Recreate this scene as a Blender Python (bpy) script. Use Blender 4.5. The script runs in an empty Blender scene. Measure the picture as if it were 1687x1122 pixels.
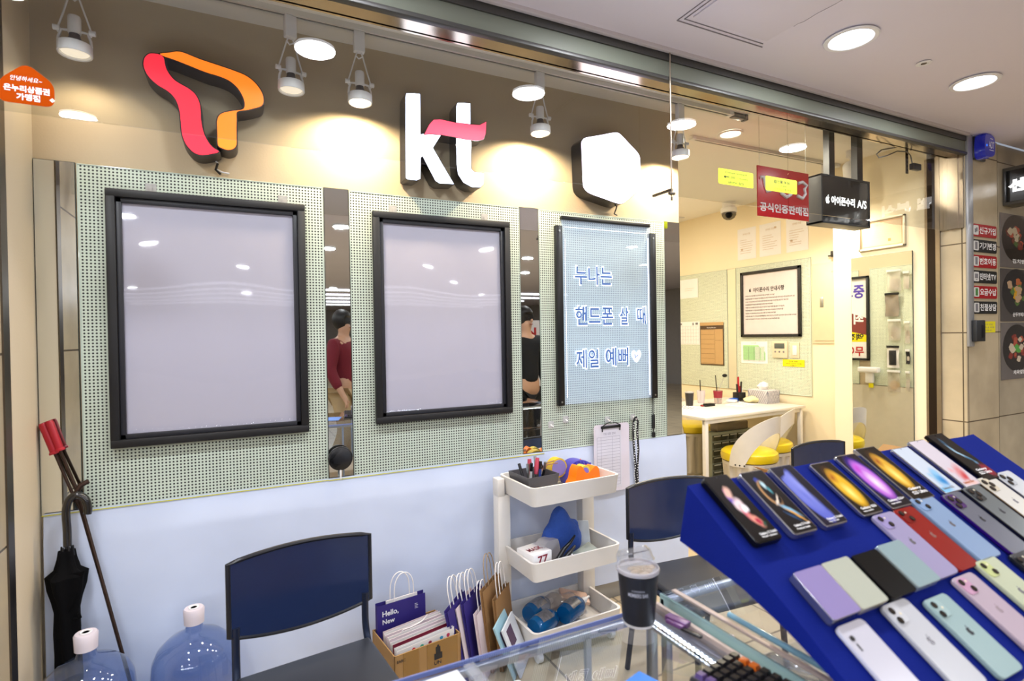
import bpy, bmesh, math, random
from mathutils import Vector, Matrix
R = math.radians
random.seed(7)
SC = bpy.context.scene
COL = SC.collection

# ------------------------------------------------------------------ camera, world, exposure
CAM_Z = 1.45
YAW, PITCH, ROLL, FPX, W0, H0 = 0.4578614, 0.00878751, 0.01681581, 900.0, 1687.0, 1122.0
_f = Vector((math.sin(YAW)*math.cos(PITCH), math.cos(YAW)*math.cos(PITCH), -math.sin(PITCH)))
_r = Vector((math.cos(YAW), -math.sin(YAW), 0)); _d = _f.cross(_r)
CR = _r*math.cos(ROLL) + _d*math.sin(ROLL)
CD = -_r*math.sin(ROLL) + _d*math.cos(ROLL)
cam_data = bpy.data.cameras.new('camera'); cam = bpy.data.objects.new('camera', cam_data); COL.objects.link(cam)
cam.matrix_world = Matrix(((CR.x, -CD.x, -_f.x, 0), (CR.y, -CD.y, -_f.y, 0), (CR.z, -CD.z, -_f.z, CAM_Z), (0, 0, 0, 1)))
cam_data.sensor_width = 36; cam_data.lens = 36*FPX/W0; cam_data.clip_start = .02; cam_data.clip_end = 80
cam_data.dof.use_dof = True; cam_data.dof.focus_distance = 2.9; cam_data.dof.aperture_fstop = 3.2
SC.camera = cam
wd = bpy.data.worlds.new('world'); SC.world = wd; wd.use_nodes = True
wd.node_tree.nodes['Background'].inputs[0].default_value = (.80, .86, 1, 1)
wd.node_tree.nodes['Background'].inputs[1].default_value = .55
SC.view_settings.view_transform = 'Standard'; SC.view_settings.look = 'None'
SC.view_settings.exposure = -0.50; SC.view_settings.gamma = 1.0; SC.view_settings.use_curve_mapping = False
SC.cycles.max_bounces = 10; SC.cycles.transparent_max_bounces = 24; SC.cycles.glossy_bounces = 6
SC.cycles.sample_clamp_indirect = 4.0; SC.cycles.caustics_reflective = False; SC.cycles.caustics_refractive = False

def ray(px, py):
    return CR*((px-W0/2)/FPX) + CD*((py-H0/2)/FPX) + _f
def on(px, py, ax, val):                       # the point of a plane (axis ax at value val) seen at a measured spot of the photograph
    d = ray(px, py); c = Vector((0, 0, CAM_Z)); t = (val-c[ax])/d[ax]
    return c + d*t
def onp(px, py, n, s):
    d = ray(px, py); c = Vector((0, 0, CAM_Z)); t = (s-n.dot(c))/n.dot(d)
    return c + d*t

# ------------------------------------------------------------------ materials
def lin(h):
    if isinstance(h, str):
        h = h.lstrip('#'); c = [int(h[i:i+2], 16)/255 for i in (0, 2, 4)]
        return tuple(x/12.92 if x <= .04045 else ((x+.055)/1.055)**2.4 for x in c) + (1,)
    return tuple(h) + (1,)
MATS = {}
def mat(name, col='808080', rough=.5, metal=0, noise=.06, scale=14, coat=0, emit=0, ecol=None, bump=0, bscale=60, spec=.5, subsurf=0):
    if name in MATS: return MATS[name]
    m = bpy.data.materials.new(name); m.use_nodes = True; nt = m.node_tree; b = nt.nodes['Principled BSDF']
    c = lin(col)
    b.inputs['Roughness'].default_value = rough; b.inputs['Metallic'].default_value = metal
    b.inputs['Coat Weight'].default_value = coat; b.inputs['Coat Roughness'].default_value = .04
    b.inputs['Specular IOR Level'].default_value = spec
    tc = nt.nodes.new('ShaderNodeTexCoord'); nz = nt.nodes.new('ShaderNodeTexNoise'); nz.inputs['Scale'].default_value = scale; nz.inputs['Detail'].default_value = 4
    nt.links.new(tc.outputs['Object'], nz.inputs['Vector'])
    mx = nt.nodes.new('ShaderNodeMix'); mx.data_type = 'RGBA'; mx.inputs['A'].default_value = tuple(max(0, x*(1-noise)) for x in c[:3])+(1,)
    mx.inputs['B'].default_value = tuple(min(1, x*(1+noise)) for x in c[:3])+(1,)
    nt.links.new(nz.outputs['Fac'], mx.inputs['Factor']); nt.links.new(mx.outputs['Result'], b.inputs['Base Color'])
    if bump:
        n2 = nt.nodes.new('ShaderNodeTexNoise'); n2.inputs['Scale'].default_value = bscale; nt.links.new(tc.outputs['Object'], n2.inputs['Vector'])
        bp = nt.nodes.new('ShaderNodeBump'); bp.inputs['Strength'].default_value = bump; bp.inputs['Distance'].default_value = .01
        nt.links.new(n2.outputs['Fac'], bp.inputs['Height']); nt.links.new(bp.outputs['Normal'], b.inputs['Normal'])
    if emit:
        b.inputs['Emission Color'].default_value = lin(ecol or col); b.inputs['Emission Strength'].default_value = emit
    MATS[name] = m; return m
def glassmat(name, tint='f4faf8', refl=1.0, rough=0.0, diffuse=0, dcol='ffffff', ior=1.5, glow=0):
    if name in MATS: return MATS[name]
    m = bpy.data.materials.new(name); m.use_nodes = True; nt = m.node_tree
    for n in list(nt.nodes): nt.nodes.remove(n)
    out = nt.nodes.new('ShaderNodeOutputMaterial'); tr = nt.nodes.new('ShaderNodeBsdfTransparent'); tr.inputs[0].default_value = lin(tint)
    gl = nt.nodes.new('ShaderNodeBsdfGlossy'); gl.inputs['Roughness'].default_value = rough
    fr = nt.nodes.new('ShaderNodeFresnel'); fr.inputs[0].default_value = ior
    geo = nt.nodes.new('ShaderNodeNewGeometry')
    ml = nt.nodes.new('ShaderNodeMath'); ml.operation = 'MULTIPLY'; ml.inputs[1].default_value = refl
    nt.links.new(fr.outputs[0], ml.inputs[0])
    inv = nt.nodes.new('ShaderNodeMath'); inv.operation = 'SUBTRACT'; inv.inputs[0].default_value = 1; nt.links.new(geo.outputs['Backfacing'], inv.inputs[1])
    m2 = nt.nodes.new('ShaderNodeMath'); m2.operation = 'MULTIPLY'; nt.links.new(ml.outputs[0], m2.inputs[0]); nt.links.new(inv.outputs[0], m2.inputs[1])
    base = tr
    if diffuse:
        df = nt.nodes.new('ShaderNodeBsdfDiffuse'); df.inputs[0].default_value = lin(dcol)
        mx = nt.nodes.new('ShaderNodeMixShader'); mx.inputs[0].default_value = diffuse
        nt.links.new(tr.outputs[0], mx.inputs[1]); nt.links.new(df.outputs[0], mx.inputs[2]); base = mx
    if glow:
        em = nt.nodes.new('ShaderNodeEmission'); em.inputs[0].default_value = lin(dcol); em.inputs[1].default_value = glow
        ad = nt.nodes.new('ShaderNodeAddShader'); nt.links.new(base.outputs[0], ad.inputs[0]); nt.links.new(em.outputs[0], ad.inputs[1]); base = ad
    ms = nt.nodes.new('ShaderNodeMixShader'); nt.links.new(m2.outputs[0], ms.inputs[0]); nt.links.new(base.outputs[0], ms.inputs[1]); nt.links.new(gl.outputs[0], ms.inputs[2])
    nt.links.new(ms.outputs[0], out.inputs[0]); MATS[name] = m; return m
def _math(nt, op, a, b=None):
    n = nt.nodes.new('ShaderNodeMath'); n.operation = op
    for i, v in enumerate((a, b)):
        if v is None: continue
        if isinstance(v, (int, float)): n.inputs[i].default_value = v
        else: nt.links.new(v, n.inputs[i])
    return n.outputs[0]
def pegmat(name, ax, col='c5d1c2', pitch=.0121, rad=.0033):
    m = mat(name, col, .45); nt = m.node_tree; b = nt.nodes['Principled BSDF']
    tc = nt.nodes.new('ShaderNodeTexCoord'); sp = nt.nodes.new('ShaderNodeSeparateXYZ'); nt.links.new(tc.outputs['Object'], sp.inputs[0])
    def cell(o): return _math(nt, 'SUBTRACT', _math(nt, 'FRACT', _math(nt, 'DIVIDE', _math(nt, 'ADD', o, 10.0), pitch)), .5)
    a = cell(sp.outputs[ax]); z = cell(sp.outputs[2])
    d = _math(nt, 'SQRT', _math(nt, 'ADD', _math(nt, 'MULTIPLY', a, a), _math(nt, 'MULTIPLY', z, z)))
    h = _math(nt, 'LESS_THAN', d, rad/pitch)
    mx = nt.nodes.new('ShaderNodeMix'); mx.data_type = 'RGBA'; mx.inputs['B'].default_value = (.004, .006, .006, 1)
    old = b.inputs['Base Color'].links[0].from_socket
    nt.links.new(old, mx.inputs['A']); nt.links.new(h, mx.inputs['Factor']); nt.links.new(mx.outputs['Result'], b.inputs['Base Color'])
    return m
def tilemat(name, c1, c2, grout, sx, sy, axes=(0, 1), rough=.35, gw=.006, nscale=5, off=0.0, shift=(0, 0)):
    m = mat(name, c1, rough); nt = m.node_tree; b = nt.nodes['Principled BSDF']
    tc = nt.nodes.new('ShaderNodeTexCoord'); sp = nt.nodes.new('ShaderNodeSeparateXYZ'); nt.links.new(tc.outputs['Object'], sp.inputs[0])
    cb = nt.nodes.new('ShaderNodeCombineXYZ')
    if axes[0] == 'xy': nt.links.new(_math(nt, 'ADD', _math(nt, 'ADD', sp.outputs[0], sp.outputs[1]), shift[0]), cb.inputs[0])
    else: nt.links.new(_math(nt, 'ADD', sp.outputs[axes[0]], shift[0]), cb.inputs[0])
    nt.links.new(_math(nt, 'ADD', sp.outputs[axes[1]], shift[1]), cb.inputs[1])
    br = nt.nodes.new('ShaderNodeTexBrick'); br.offset = off; br.squash = 1
    br.inputs['Scale'].default_value = 1; br.inputs['Brick Width'].default_value = sx; br.inputs['Row Height'].default_value = sy
    br.inputs['Mortar Size'].default_value = gw; br.inputs['Color1'].default_value = lin(c1); br.inputs['Color2'].default_value = lin(c2); br.inputs['Mortar'].default_value = lin(grout)
    nt.links.new(cb.outputs[0], br.inputs['Vector'])
    nz = nt.nodes.new('ShaderNodeTexNoise'); nz.inputs['Scale'].default_value = nscale; nz.inputs['Detail'].default_value = 6; nt.links.new(tc.outputs['Object'], nz.inputs['Vector'])
    mx = nt.nodes.new('ShaderNodeMix'); mx.data_type = 'RGBA'; mx.blend_type = 'OVERLAY'; mx.inputs['Factor'].default_value = .35
    nt.links.new(br.outputs['Color'], mx.inputs['A']); nt.links.new(nz.outputs['Fac'], mx.inputs['B']); nt.links.new(mx.outputs['Result'], b.inputs['Base Color'])
    return m
def uvmat(name, base, blobs, rough=.2, coat=.05):
    """printed picture: soft ellipses (cu, cv, ru, rv, angle, colour, softness) over a base colour, laid out in the sheet's own UVs"""
    m = mat(name, base, rough, coat=coat); nt = m.node_tree; b = nt.nodes['Principled BSDF']
    tc = nt.nodes.new('ShaderNodeTexCoord'); cur = None
    nz = nt.nodes.new('ShaderNodeTexNoise'); nz.inputs['Scale'].default_value = 4; nt.links.new(tc.outputs['UV'], nz.inputs['Vector'])
    va = nt.nodes.new('ShaderNodeMix'); va.data_type = 'RGBA'; va.blend_type = 'LINEAR_LIGHT'; va.inputs['Factor'].default_value = .05
    nt.links.new(tc.outputs['UV'], va.inputs['A']); nt.links.new(nz.outputs['Color'], va.inputs['B'])
    for (cu, cv, ru, rv, ang, c, soft) in blobs:
        mp = nt.nodes.new('ShaderNodeMapping'); mp.vector_type = 'TEXTURE'; mp.inputs['Location'].default_value = (cu, cv, 0)
        mp.inputs['Rotation'].default_value = (0, 0, R(ang)); mp.inputs['Scale'].default_value = (ru, rv, 1e6)
        nt.links.new(va.outputs['Result'] if soft > .3 else tc.outputs['UV'], mp.inputs['Vector'])
        vl = nt.nodes.new('ShaderNodeVectorMath'); vl.operation = 'LENGTH'; nt.links.new(mp.outputs[0], vl.inputs[0])
        mr = nt.nodes.new('ShaderNodeMapRange'); mr.inputs['From Min'].default_value = 1-soft; mr.inputs['From Max'].default_value = 1
        mr.inputs['To Min'].default_value = 1; mr.inputs['To Max'].default_value = 0; nt.links.new(vl.outputs['Value'], mr.inputs['Value'])
        mx = nt.nodes.new('ShaderNodeMix'); mx.data_type = 'RGBA'; mx.inputs['B'].default_value = lin(c)
        if cur is None: mx.inputs['A'].default_value = lin(base)
        else: nt.links.new(cur, mx.inputs['A'])
        nt.links.new(mr.outputs[0], mx.inputs['Factor']); cur = mx.outputs['Result']
    nt.links.new(cur, b.inputs['Base Color']); return m

# ------------------------------------------------------------------ mesh helpers
class F:                                        # a frame: origin, right, up; n comes out towards the viewer
    def __init__(s, o, u, v):
        s.o = Vector(o); s.u = Vector(u).normalized(); s.v = Vector(v).normalized(); s.n = s.u.cross(s.v)
        s.m = Matrix(((s.u.x, s.v.x, s.n.x, s.o.x), (s.u.y, s.v.y, s.n.y, s.o.y), (s.u.z, s.v.z, s.n.z, s.o.z), (0, 0, 0, 1)))
    def p(s, u, v, n=0): return s.o + s.u*u + s.v*v + s.n*n
    def uv(s, P): d = Vector(P)-s.o; return d.dot(s.u), d.dot(s.v)
ID = F((0, 0, 0), (1, 0, 0), (0, 1, 0))
def BM(): return bmesh.new()
def _tag(bm, n0, m):
    vs = list(bm.verts)[n0:]
    if m is not None:
        for v in vs: v.co = m @ v.co
    return vs
def box(bm, x0, x1, y0, y1, z0, z1, bevel=0, m=None, seg=2):
    n0 = len(bm.verts)
    r = bmesh.ops.create_cube(bm, size=1)
    for v in r['verts']: v.co = Vector(((x0+x1)/2+v.co.x*(x1-x0), (y0+y1)/2+v.co.y*(y1-y0), (z0+z1)/2+v.co.z*(z1-z0)))
    if bevel:
        es = list({e for v in r['verts'] for e in v.link_edges})
        b = bmesh.ops.bevel(bm, geom=es, offset=bevel, segments=seg, affect='EDGES', profile=.5)
    bm.verts.ensure_lookup_table()
    if m is not None:
        allv = {v for f in bm.faces for v in f.verts} if n0 == 0 else set(list(bm.verts)[n0:]) if not bevel else None
        if allv is None: allv = set(v for v in bm.verts if v.index == -1 or v.index >= 0)
        if bevel and n0: raise RuntimeError('bevel with matrix needs fbox')
        for v in allv: v.co = m @ v.co
    return bm
def merge(dst, src, m=None):
    me = bpy.data.meshes.new('tmp'); src.to_mesh(me); src.free()
    if m is not None: me.transform(m)
    dst.from_mesh(me); bpy.data.meshes.remove(me); return dst
def fbox(bm, fr, u0, u1, v0, v1, n0, n1, bevel=0, seg=2):
    t = BM(); box(t, u0, u1, v0, v1, n0, n1, bevel, None, seg)
    return merge(bm, t, fr.m if fr else None)
def cyl(bm, p0, p1, r0, r1=None, seg=20, caps=True):
    p0 = Vector(p0); p1 = Vector(p1); r1 = r0 if r1 is None else r1
    d = p1-p0; q = Vector((0, 0, 1)).rotation_difference(d.normalized())
    m = Matrix.Translation((p0+p1)/2) @ q.to_matrix().to_4x4()
    bmesh.ops.create_cone(bm, cap_ends=caps, segments=seg, radius1=r0, radius2=r1, depth=d.length, matrix=m); return bm
def sph(bm, c, r, u=20, v=12, sc=(1, 1, 1)):
    bmesh.ops.create_uvsphere(bm, u_segments=u, v_segments=v, radius=r, matrix=Matrix.Translation(c) @ Matrix.Diagonal((*sc, 1))); return bm
def lathe(bm, prof, c=(0, 0, 0), seg=32, m=None, ribs=None):
    rings = []
    for r, z in prof:
        ring = []
        for i in range(seg):
            a = 2*math.pi*i/seg; rr = r*(1+(ribs(a, z) if ribs else 0))
            v = Vector((rr*math.cos(a), rr*math.sin(a), z))
            if m is not None: v = m @ v
            ring.append(bm.verts.new(v+Vector(c)))
        rings.append(ring)
    for a, b in zip(rings, rings[1:]):
        for i in range(seg):
            j = (i+1) % seg
            try: bm.faces.new((a[i], a[j], b[j], b[i]))
            except ValueError: pass
    for ring, rev in ((rings[0], True), (rings[-1], False)):
        if prof[0 if rev else -1][0] > 1e-6 and (prof[0] != prof[-1]):
            try: bm.faces.new(ring[::-1] if rev else ring)
            except ValueError: pass
    return bm
def tube(bm, pts, r, seg=10, closed=False, taper=None):
    pts = [Vector(p) for p in pts]; n = len(pts); rings = []; prev = None
    for i, p in enumerate(pts):
        if closed: t = pts[(i+1) % n]-pts[i-1]
        else: t = pts[min(i+1, n-1)]-pts[max(i-1, 0)]
        t.normalize()
        if prev is None:
            a = Vector((0, 0, 1)) if abs(t.z) < .9 else Vector((1, 0, 0)); nn = t.cross(a).normalized()
        else:
            nn = (prev - t*prev.dot(t)).normalized()
        prev = nn; bb = t.cross(nn); rr = r if taper is None else r*taper[i]
        rings.append([bm.verts.new(p+nn*rr*math.cos(2*math.pi*k/seg)+bb*rr*math.sin(2*math.pi*k/seg)) for k in range(seg)])
    prs = list(zip(rings, rings[1:])) + ([(rings[-1], rings[0])] if closed else [])
    for a, b in prs:
        for k in range(seg): bm.faces.new((a[k], a[(k+1) % seg], b[(k+1) % seg], b[k]))
    if not closed:
        bm.faces.new(rings[0][::-1]); bm.faces.new(rings[-1])
    return bm
def smooth(pts, n=6, closed=True):
    out = []; L = len(pts)
    for i in range(L if closed else L-1):
        P = [pts[(i+k) % L] if closed else pts[min(max(i+k, 0), L-1)] for k in (-1, 0, 1, 2)]
        for j in range(n):
            t = j/n
            out.append(tuple(.5*((2*P[1][k])+(-P[0][k]+P[2][k])*t+(2*P[0][k]-5*P[1][k]+4*P[2][k]-P[3][k])*t*t+(-P[0][k]+3*P[1][k]-3*P[2][k]+P[3][k])*t**3) for k in range(len(pts[0]))))
    if not closed: out.append(tuple(pts[-1]))
    return out
def area2(p): return sum(p[i][0]*p[(i+1) % len(p)][1]-p[(i+1) % len(p)][0]*p[i][1] for i in range(len(p)))/2
def offset(poly, d):
    s = 1 if area2(poly) > 0 else -1; out = []; n = len(poly)
    for i in range(n):
        a = Vector(poly[i-1]); b = Vector(poly[i]); c = Vector(poly[(i+1) % n])
        e1 = (b-a); e2 = (c-b)
        if e1.length < 1e-9 or e2.length < 1e-9: out.append(tuple(b)); continue
        e1.normalize(); e2.normalize()
        n1 = Vector((e1.y, -e1.x))*s; n2 = Vector((e2.y, -e2.x))*s; m = (n1+n2)
        if m.length < 1e-6: m = n1
        m.normalize(); k = max(.6, m.dot(n1)); out.append(tuple(b+m*d/k))
    return out
def prism(bm, fr, poly, n0, n1):
    a = area2(poly)
    if a < 0: poly = poly[::-1]
    lo = [bm.verts.new(fr.p(u, v, n0)) for u, v in poly]; hi = [bm.verts.new(fr.p(u, v, n1)) for u, v in poly]
    k = len(poly); bm.faces.new(hi); bm.faces.new(lo[::-1])
    for i in range(k): bm.faces.new((lo[i], lo[(i+1) % k], hi[(i+1) % k], hi[i]))
    return bm
def rrect(u0, u1, v0, v1, r, n=5):
    out = []
    for cx, cy, a0 in ((u1-r, v1-r, 0), (u0+r, v1-r, 90), (u0+r, v0+r, 180), (u1-r, v0+r, 270)):
        for i in range(n+1): a = R(a0+90*i/n); out.append((cx+r*math.cos(a), cy+r*math.sin(a)))
    return out
def sheet(fr, u0, u1, v0, v1, n=0, nu=1, nv=1, fn=None):
    bm = BM(); uvl = bm.loops.layers.uv.new('UVMap'); g = []
    for j in range(nv+1):
        row = []
        for i in range(nu+1):
            a, b = i/nu, j/nv; u = u0+(u1-u0)*a; v = v0+(v1-v0)*b; k = n+(fn(u, v) if fn else 0)
            row.append(bm.verts.new(fr.p(u, v, k)))
        g.append(row)
    for j in range(nv):
        for i in range(nu):
            f = bm.faces.new((g[j][i], g[j][i+1], g[j+1][i+1], g[j+1][i]))
            for l, (a, b) in zip(f.loops, ((i, j), (i+1, j), (i+1, j+1), (i, j+1))): l[uvl].uv = (a/nu, b/nv)
    return bm
_fonts = {}
def text(bm, fr, s, u0, u1, v0, v1, n=.0008, bold=0.0, keep=False, thick=0, align='l', shear=0):
    """lettering of string s fitted into the rectangle u0..u1, v0..v1 of the frame"""
    cu = bpy.data.curves.new('t', 'FONT'); cu.body = s; cu.offset = bold; cu.resolution_u = 3; cu.shear = shear; cu.space_line = 1.05
    ob = bpy.data.objects.new('t', cu); COL.objects.link(ob)
    me = bpy.data.meshes.new_from_object(ob); bpy.data.objects.remove(ob); bpy.data.curves.remove(cu)
    if not me.vertices: return bm
    xs = [v.co.x for v in me.vertices]; ys = [v.co.y for v in me.vertices]; w = max(xs)-min(xs) or 1; h = max(ys)-min(ys) or 1
    sx = (u1-u0)/w; sy = (v1-v0)/h
    if keep: sx = sy = min(sx, sy)
    du = u0 if align == 'l' else (u0+u1-w*sx)/2
    T = Matrix.Translation((du, v0, n)) @ Matrix.Diagonal((sx, sy, 1, 1)) @ Matrix.Translation((-min(xs), -min(ys), 0))
    me.transform(fr.m @ T)
    bm.from_mesh(me); bpy.data.meshes.remove(me)
    return bm
APPLE = [(0, .58), (.14, .66), (.34, .68), (.52, .58), (.6, .47), (.46, .36), (.37, .2), (.36, 0), (.42, -.2), (.55, -.33), (.66, -.4), (.56, -.66), (.4, -.88), (.24, -.98), (.08, -.92), (-.06, -.88), (-.22, -.95), (-.38, -.95),
         (-.55, -.75), (-.68, -.42), (-.72, -.05), (-.66, .3), (-.5, .54), (-.3, .64), (-.12, .6)]
LEAF = [(.02, .72), (.02, .9), (.12, 1.08), (.3, 1.18), (.3, 1.0), (.2, .82)]
def apple(bm, fr, cu, cv, s, n0=.0, n1=.0006):
    prism(bm, fr, [(cu+x*s, cv+y*s) for x, y in smooth(APPLE, 3)], n0, n1); prism(bm, fr, [(cu+x*s, cv+y*s) for x, y in smooth(LEAF, 3)], n0, n1)

# ------------------------------------------------------------------ objects
def _link(name, bm, m, loc, parent):
    me = bpy.data.meshes.new(name)
    bmesh.ops.remove_doubles(bm, verts=bm.verts, dist=1e-6)
    bm.normal_update(); bm.to_mesh(me); bm.free()
    me.transform(Matrix.Translation(-Vector(loc)))
    for x in (m if isinstance(m, (list, tuple)) else [m]): me.materials.append(x)
    me.shade_smooth(); me.set_sharp_from_angle(angle=R(38))
    o = bpy.data.objects.new(name, me); COL.objects.link(o)
    if parent is not None: o.parent = parent
    return o
def wloc(o):
    l = Vector((0, 0, 0))
    while o is not None: l += o.location; o = o.parent
    return l
def part(name, bm, m, parent, label=None, kind=None):
    o = _link(name, bm, m, wloc(parent), parent)
    if label: o['label'] = label
    if kind: o['kind'] = kind
    return o
def root(name, label, cat, loc, group=None):
    o = bpy.data.objects.new(name, None); o.empty_display_size = .05; COL.objects.link(o); o.location = loc
    o['label'] = label; o['category'] = cat
    if group: o['group'] = group
    return o
def solo(name, bm, m, label, cat, group=None, kind=None):
    bm.verts.ensure_lookup_table()
    xs = [v.co.x for v in bm.verts]; ys = [v.co.y for v in bm.verts]; zs = [v.co.z for v in bm.verts]
    c = Vector(((min(xs)+max(xs))/2, (min(ys)+max(ys))/2, min(zs)))
    o = _link(name, bm, m, c, None); o.location = c; o['label'] = label; o['category'] = cat
    if group: o['group'] = group
    if kind: o['kind'] = kind
    return o
def struct(name, bm, m, label=None):
    o = _link(name, bm, m, (0, 0, 0), None); o['kind'] = 'structure'
    if label: o['label'] = label
    return o
def dup(r, loc=None, rotz=None, label=None, group=None):
    def cp(o, par):
        c = o.copy(); COL.objects.link(c); c.parent = par
        for ch in kids[o.name]: cp(ch, c)
        return c
    kids = {}
    def walk(o):
        kids[o.name] = list(o.children)
        for ch in o.children: walk(ch)
    walk(r); n = cp(r, None)
    if loc is not None: n.location = loc
    if rotz is not None: n.rotation_euler = (0, 0, rotz)
    if label: n['label'] = label
    if group: n['group'] = group
    return n
def light(name, kind, loc, energy, col, size=.1, parent=None, target=None, spot=None, blend=.5, spread=None, shape='DISK'):
    l = bpy.data.lights.new(name, kind); l.energy = energy; l.color = col
    if kind == 'AREA':
        l.shape = shape; l.size = size
        if spread: l.spread = spread
    elif kind == 'SPOT': l.spot_size = spot; l.spot_blend = blend; l.shadow_soft_size = size
    else: l.shadow_soft_size = size
    o = bpy.data.objects.new(name, l); COL.objects.link(o)
    if target is not None:
        o.rotation_euler = (Vector(target)-Vector(loc)).to_track_quat('-Z', 'Y').to_euler()
    o.location = Vector(loc)-(wloc(parent) if parent else Vector((0, 0, 0)))
    if parent: o.parent = parent
    return o

# ------------------------------------------------------------------ palette
PAINT = mat('cream_wall_paint', 'd9cbb0', .6, noise=.03, scale=3, bump=.05, bscale=120)
PAINT2 = mat('warm_side_room_paint', 'f0e3c4', .6, noise=.03, scale=3)
CEIL = mat('ceiling_paint', 'efebe4', .7, noise=.03, scale=2)
CEIL2 = mat('mall_ceiling_paint', 'dcd6e0', .6, noise=.03, scale=2)
STEEL = mat('stainless_steel', 'a89c8c', .32, 1, noise=.1, scale=30)
STEELD = mat('brushed_dark_steel', '6d665e', .3, 1, noise=.1)
ALU = mat('aluminium', 'b9bcbc', .3, 1, noise=.05)
MIRROR = mat('mirror_silver', 'e8ecea', .012, 1, noise=0)
BLACKP = mat('black_plastic', '15161a', .3, noise=.1)
BLACKM = mat('matt_black', '0d0d0f', .6, noise=.1)
WHITEP = mat('white_plastic', 'e6e6e8', .35, noise=.03)
WHITEM = mat('white_metal_paint', 'dfdcd6', .35, noise=.03)
PAPER = mat('white_paper', 'eeecec', .7, noise=.03)
NAVY = mat('navy_chair_plastic', '17264a', .18, noise=.08, coat=.5)
BLUECL = mat('royal_blue_cloth', '0c1e76', .9, spec=.12, noise=.10, scale=9, bump=.12, bscale=400)
PEG = pegmat('pegboard_paint_x', 0); PEGY = pegmat('side_pegboard_lit_tone', 1, 'd8e0cc', .0121, .0027)  # PEGY: stronger side room light put into a paler board colour
GREYT = mat('grey_print', '77757a', .7); INK = mat('black_print', '1a1a1e', .6); WINK = mat('white_print', 'f2f2f2', .5)
YEL = mat('fluorescent_yellow_sticker', 'dcef1e', .5, emit=0); RED = mat('red_print', 'b01825', .4, coat=.4)
GLASS = glassmat('clear_glass', 'f4f5f4', 1.0); ACRY = glassmat('clear_acrylic', 'fbfcfd', 1.0, ior=1.45)
EMW = mat('lit_diffuser_cool', 'ffffff', .5, emit=14, ecol='eef4ff'); EMWARM = mat('lit_lamp_face_warm', 'ffffff', .5, emit=14, ecol='ffe2b4')

# ================================================================== SETTING
BY = 2.466                                     # front face of the wall behind the counter
WALL = F((0, BY, 0), (1, 0, 0), (0, 0, 1))
SIDE = F((4.6, 0, 0), (0, -1, 0), (0, 0, 1))   # far right wall of the side room, u = -Y
NEAR = F((4.2, 0, 0), (0, -1, 0), (0, 0, 1))   # nearer right wall with the mirror
OPP = F((2.33, 0, 0), (0, 1, 0), (0, 0, 1))    # end of the block, faces the mirror
PIL = F((0, 1.87, 0), (1, 0, 0), (0, 0, 1))
bm = BM(); box(bm, -7, 11, -20, 7, -.1, 0)
struct('floor', bm, tilemat('floor_tile', 'c4b496', 'bba98b', '7e7262', .6, .6, (0, 1), .3))
bm = BM(); box(bm, -.65, 2.33, BY, 6.2, 0, 2.74)
struct('wall_back', bm, mat('greige_wall_paint', 'b8a88c', .6, noise=.03, scale=3, bump=.05, bscale=120))
bm = BM(); box(bm, -1.1, -.65, 2.20, BY, 0, 2.74)
struct('wall_left', bm, PAINT)
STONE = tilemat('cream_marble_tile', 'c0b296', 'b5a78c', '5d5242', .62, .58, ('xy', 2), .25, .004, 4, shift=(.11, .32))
STONE2 = tilemat('greige_marble_tile', 'b0a690', 'a89d88', '5d5344', .62, .58, ('xy', 2), .25, .004, 4, shift=(.4, .32))  # slightly greyer, darker marble for the neighbouring wall
bm = BM(); box(bm, -1.1, -.65, 1.87, 2.15, 0, 2.7); struct('wall_left_pillar', bm, STONE)
bm = BM(); box(bm, -1.08, -.645, 2.15, 2.20, 0, 2.7); struct('trim_1', bm, STEELD, 'stainless jamb post on the left side wall')
bm = BM(); box(bm, 4.2, 4.61, 2.09, 2.75, 0, 2.74); struct('wall_right_near', bm, PAINT2)
bm = BM(); box(bm, 4.6, 4.9, 2.75, 6.2, 0, 2.74); struct('wall_right', bm, PAINT2)
bm = BM(); box(bm, 2.33, 4.6, 5.35, 5.6, 0, 2.74); struct('wall_far', bm, PAINT2)
bm = BM(); box(bm, 4.2, 4.61, 1.87, 2.01, 0, 2.7); struct('wall_pillar', bm, STONE)
bm = BM(); box(bm, 4.19, 4.25, 2.035, 2.085, 0, 2.6); struct('trim_2', bm, mat('dark_bronze', '2b211a', .35, .6), 'dark bronze strip of the shop front jamb')
bm = BM(); box(bm, 4.185, 4.25, 2.010, 2.035, 0, 2.6); box(bm, 4.19, 4.25, 2.085, 2.1, 0, 2.6); struct('trim_3', bm, STEEL, 'stainless strip of the shop front jamb')
bm = BM(); box(bm, 4.185, 4.199, 1.875, 2.008, 2.1, 2.59); box(bm, 4.175, 4.187, 1.90, 1.93, 2.1, 2.59); struct('trim_4', bm, STEEL, 'stainless cladding above the tiles of the pillar')
bm = BM(); box(bm, 4.2, 4.265, 1.855, 1.869, 1.33, 2.7, .002); struct('trim_5', bm, mat('pale_grey_metal', 'a9abae', .35, .4), 'pale grey corner strip of the pillar')
bm = BM(); box(bm, 4.606, 4.64, 1.885, 1.93, 0, 2.7); struct('trim_6', bm, BLACKM, 'black joint beside the pillar')
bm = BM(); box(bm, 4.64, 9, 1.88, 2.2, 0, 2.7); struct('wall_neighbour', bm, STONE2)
bm = BM(); box(bm, -.65, 4.6, 1.965, 6.2, 2.74, 2.8); struct('ceiling', bm, CEIL)
bm = BM(); box(bm, -7, 11, -20, 1.86, 2.70, 2.78); struct('ceiling_mall', bm, CEIL2)
FASC = mat('grey_green_shutter_panel', '6f7468', .4, noise=.1, scale=3)
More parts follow.
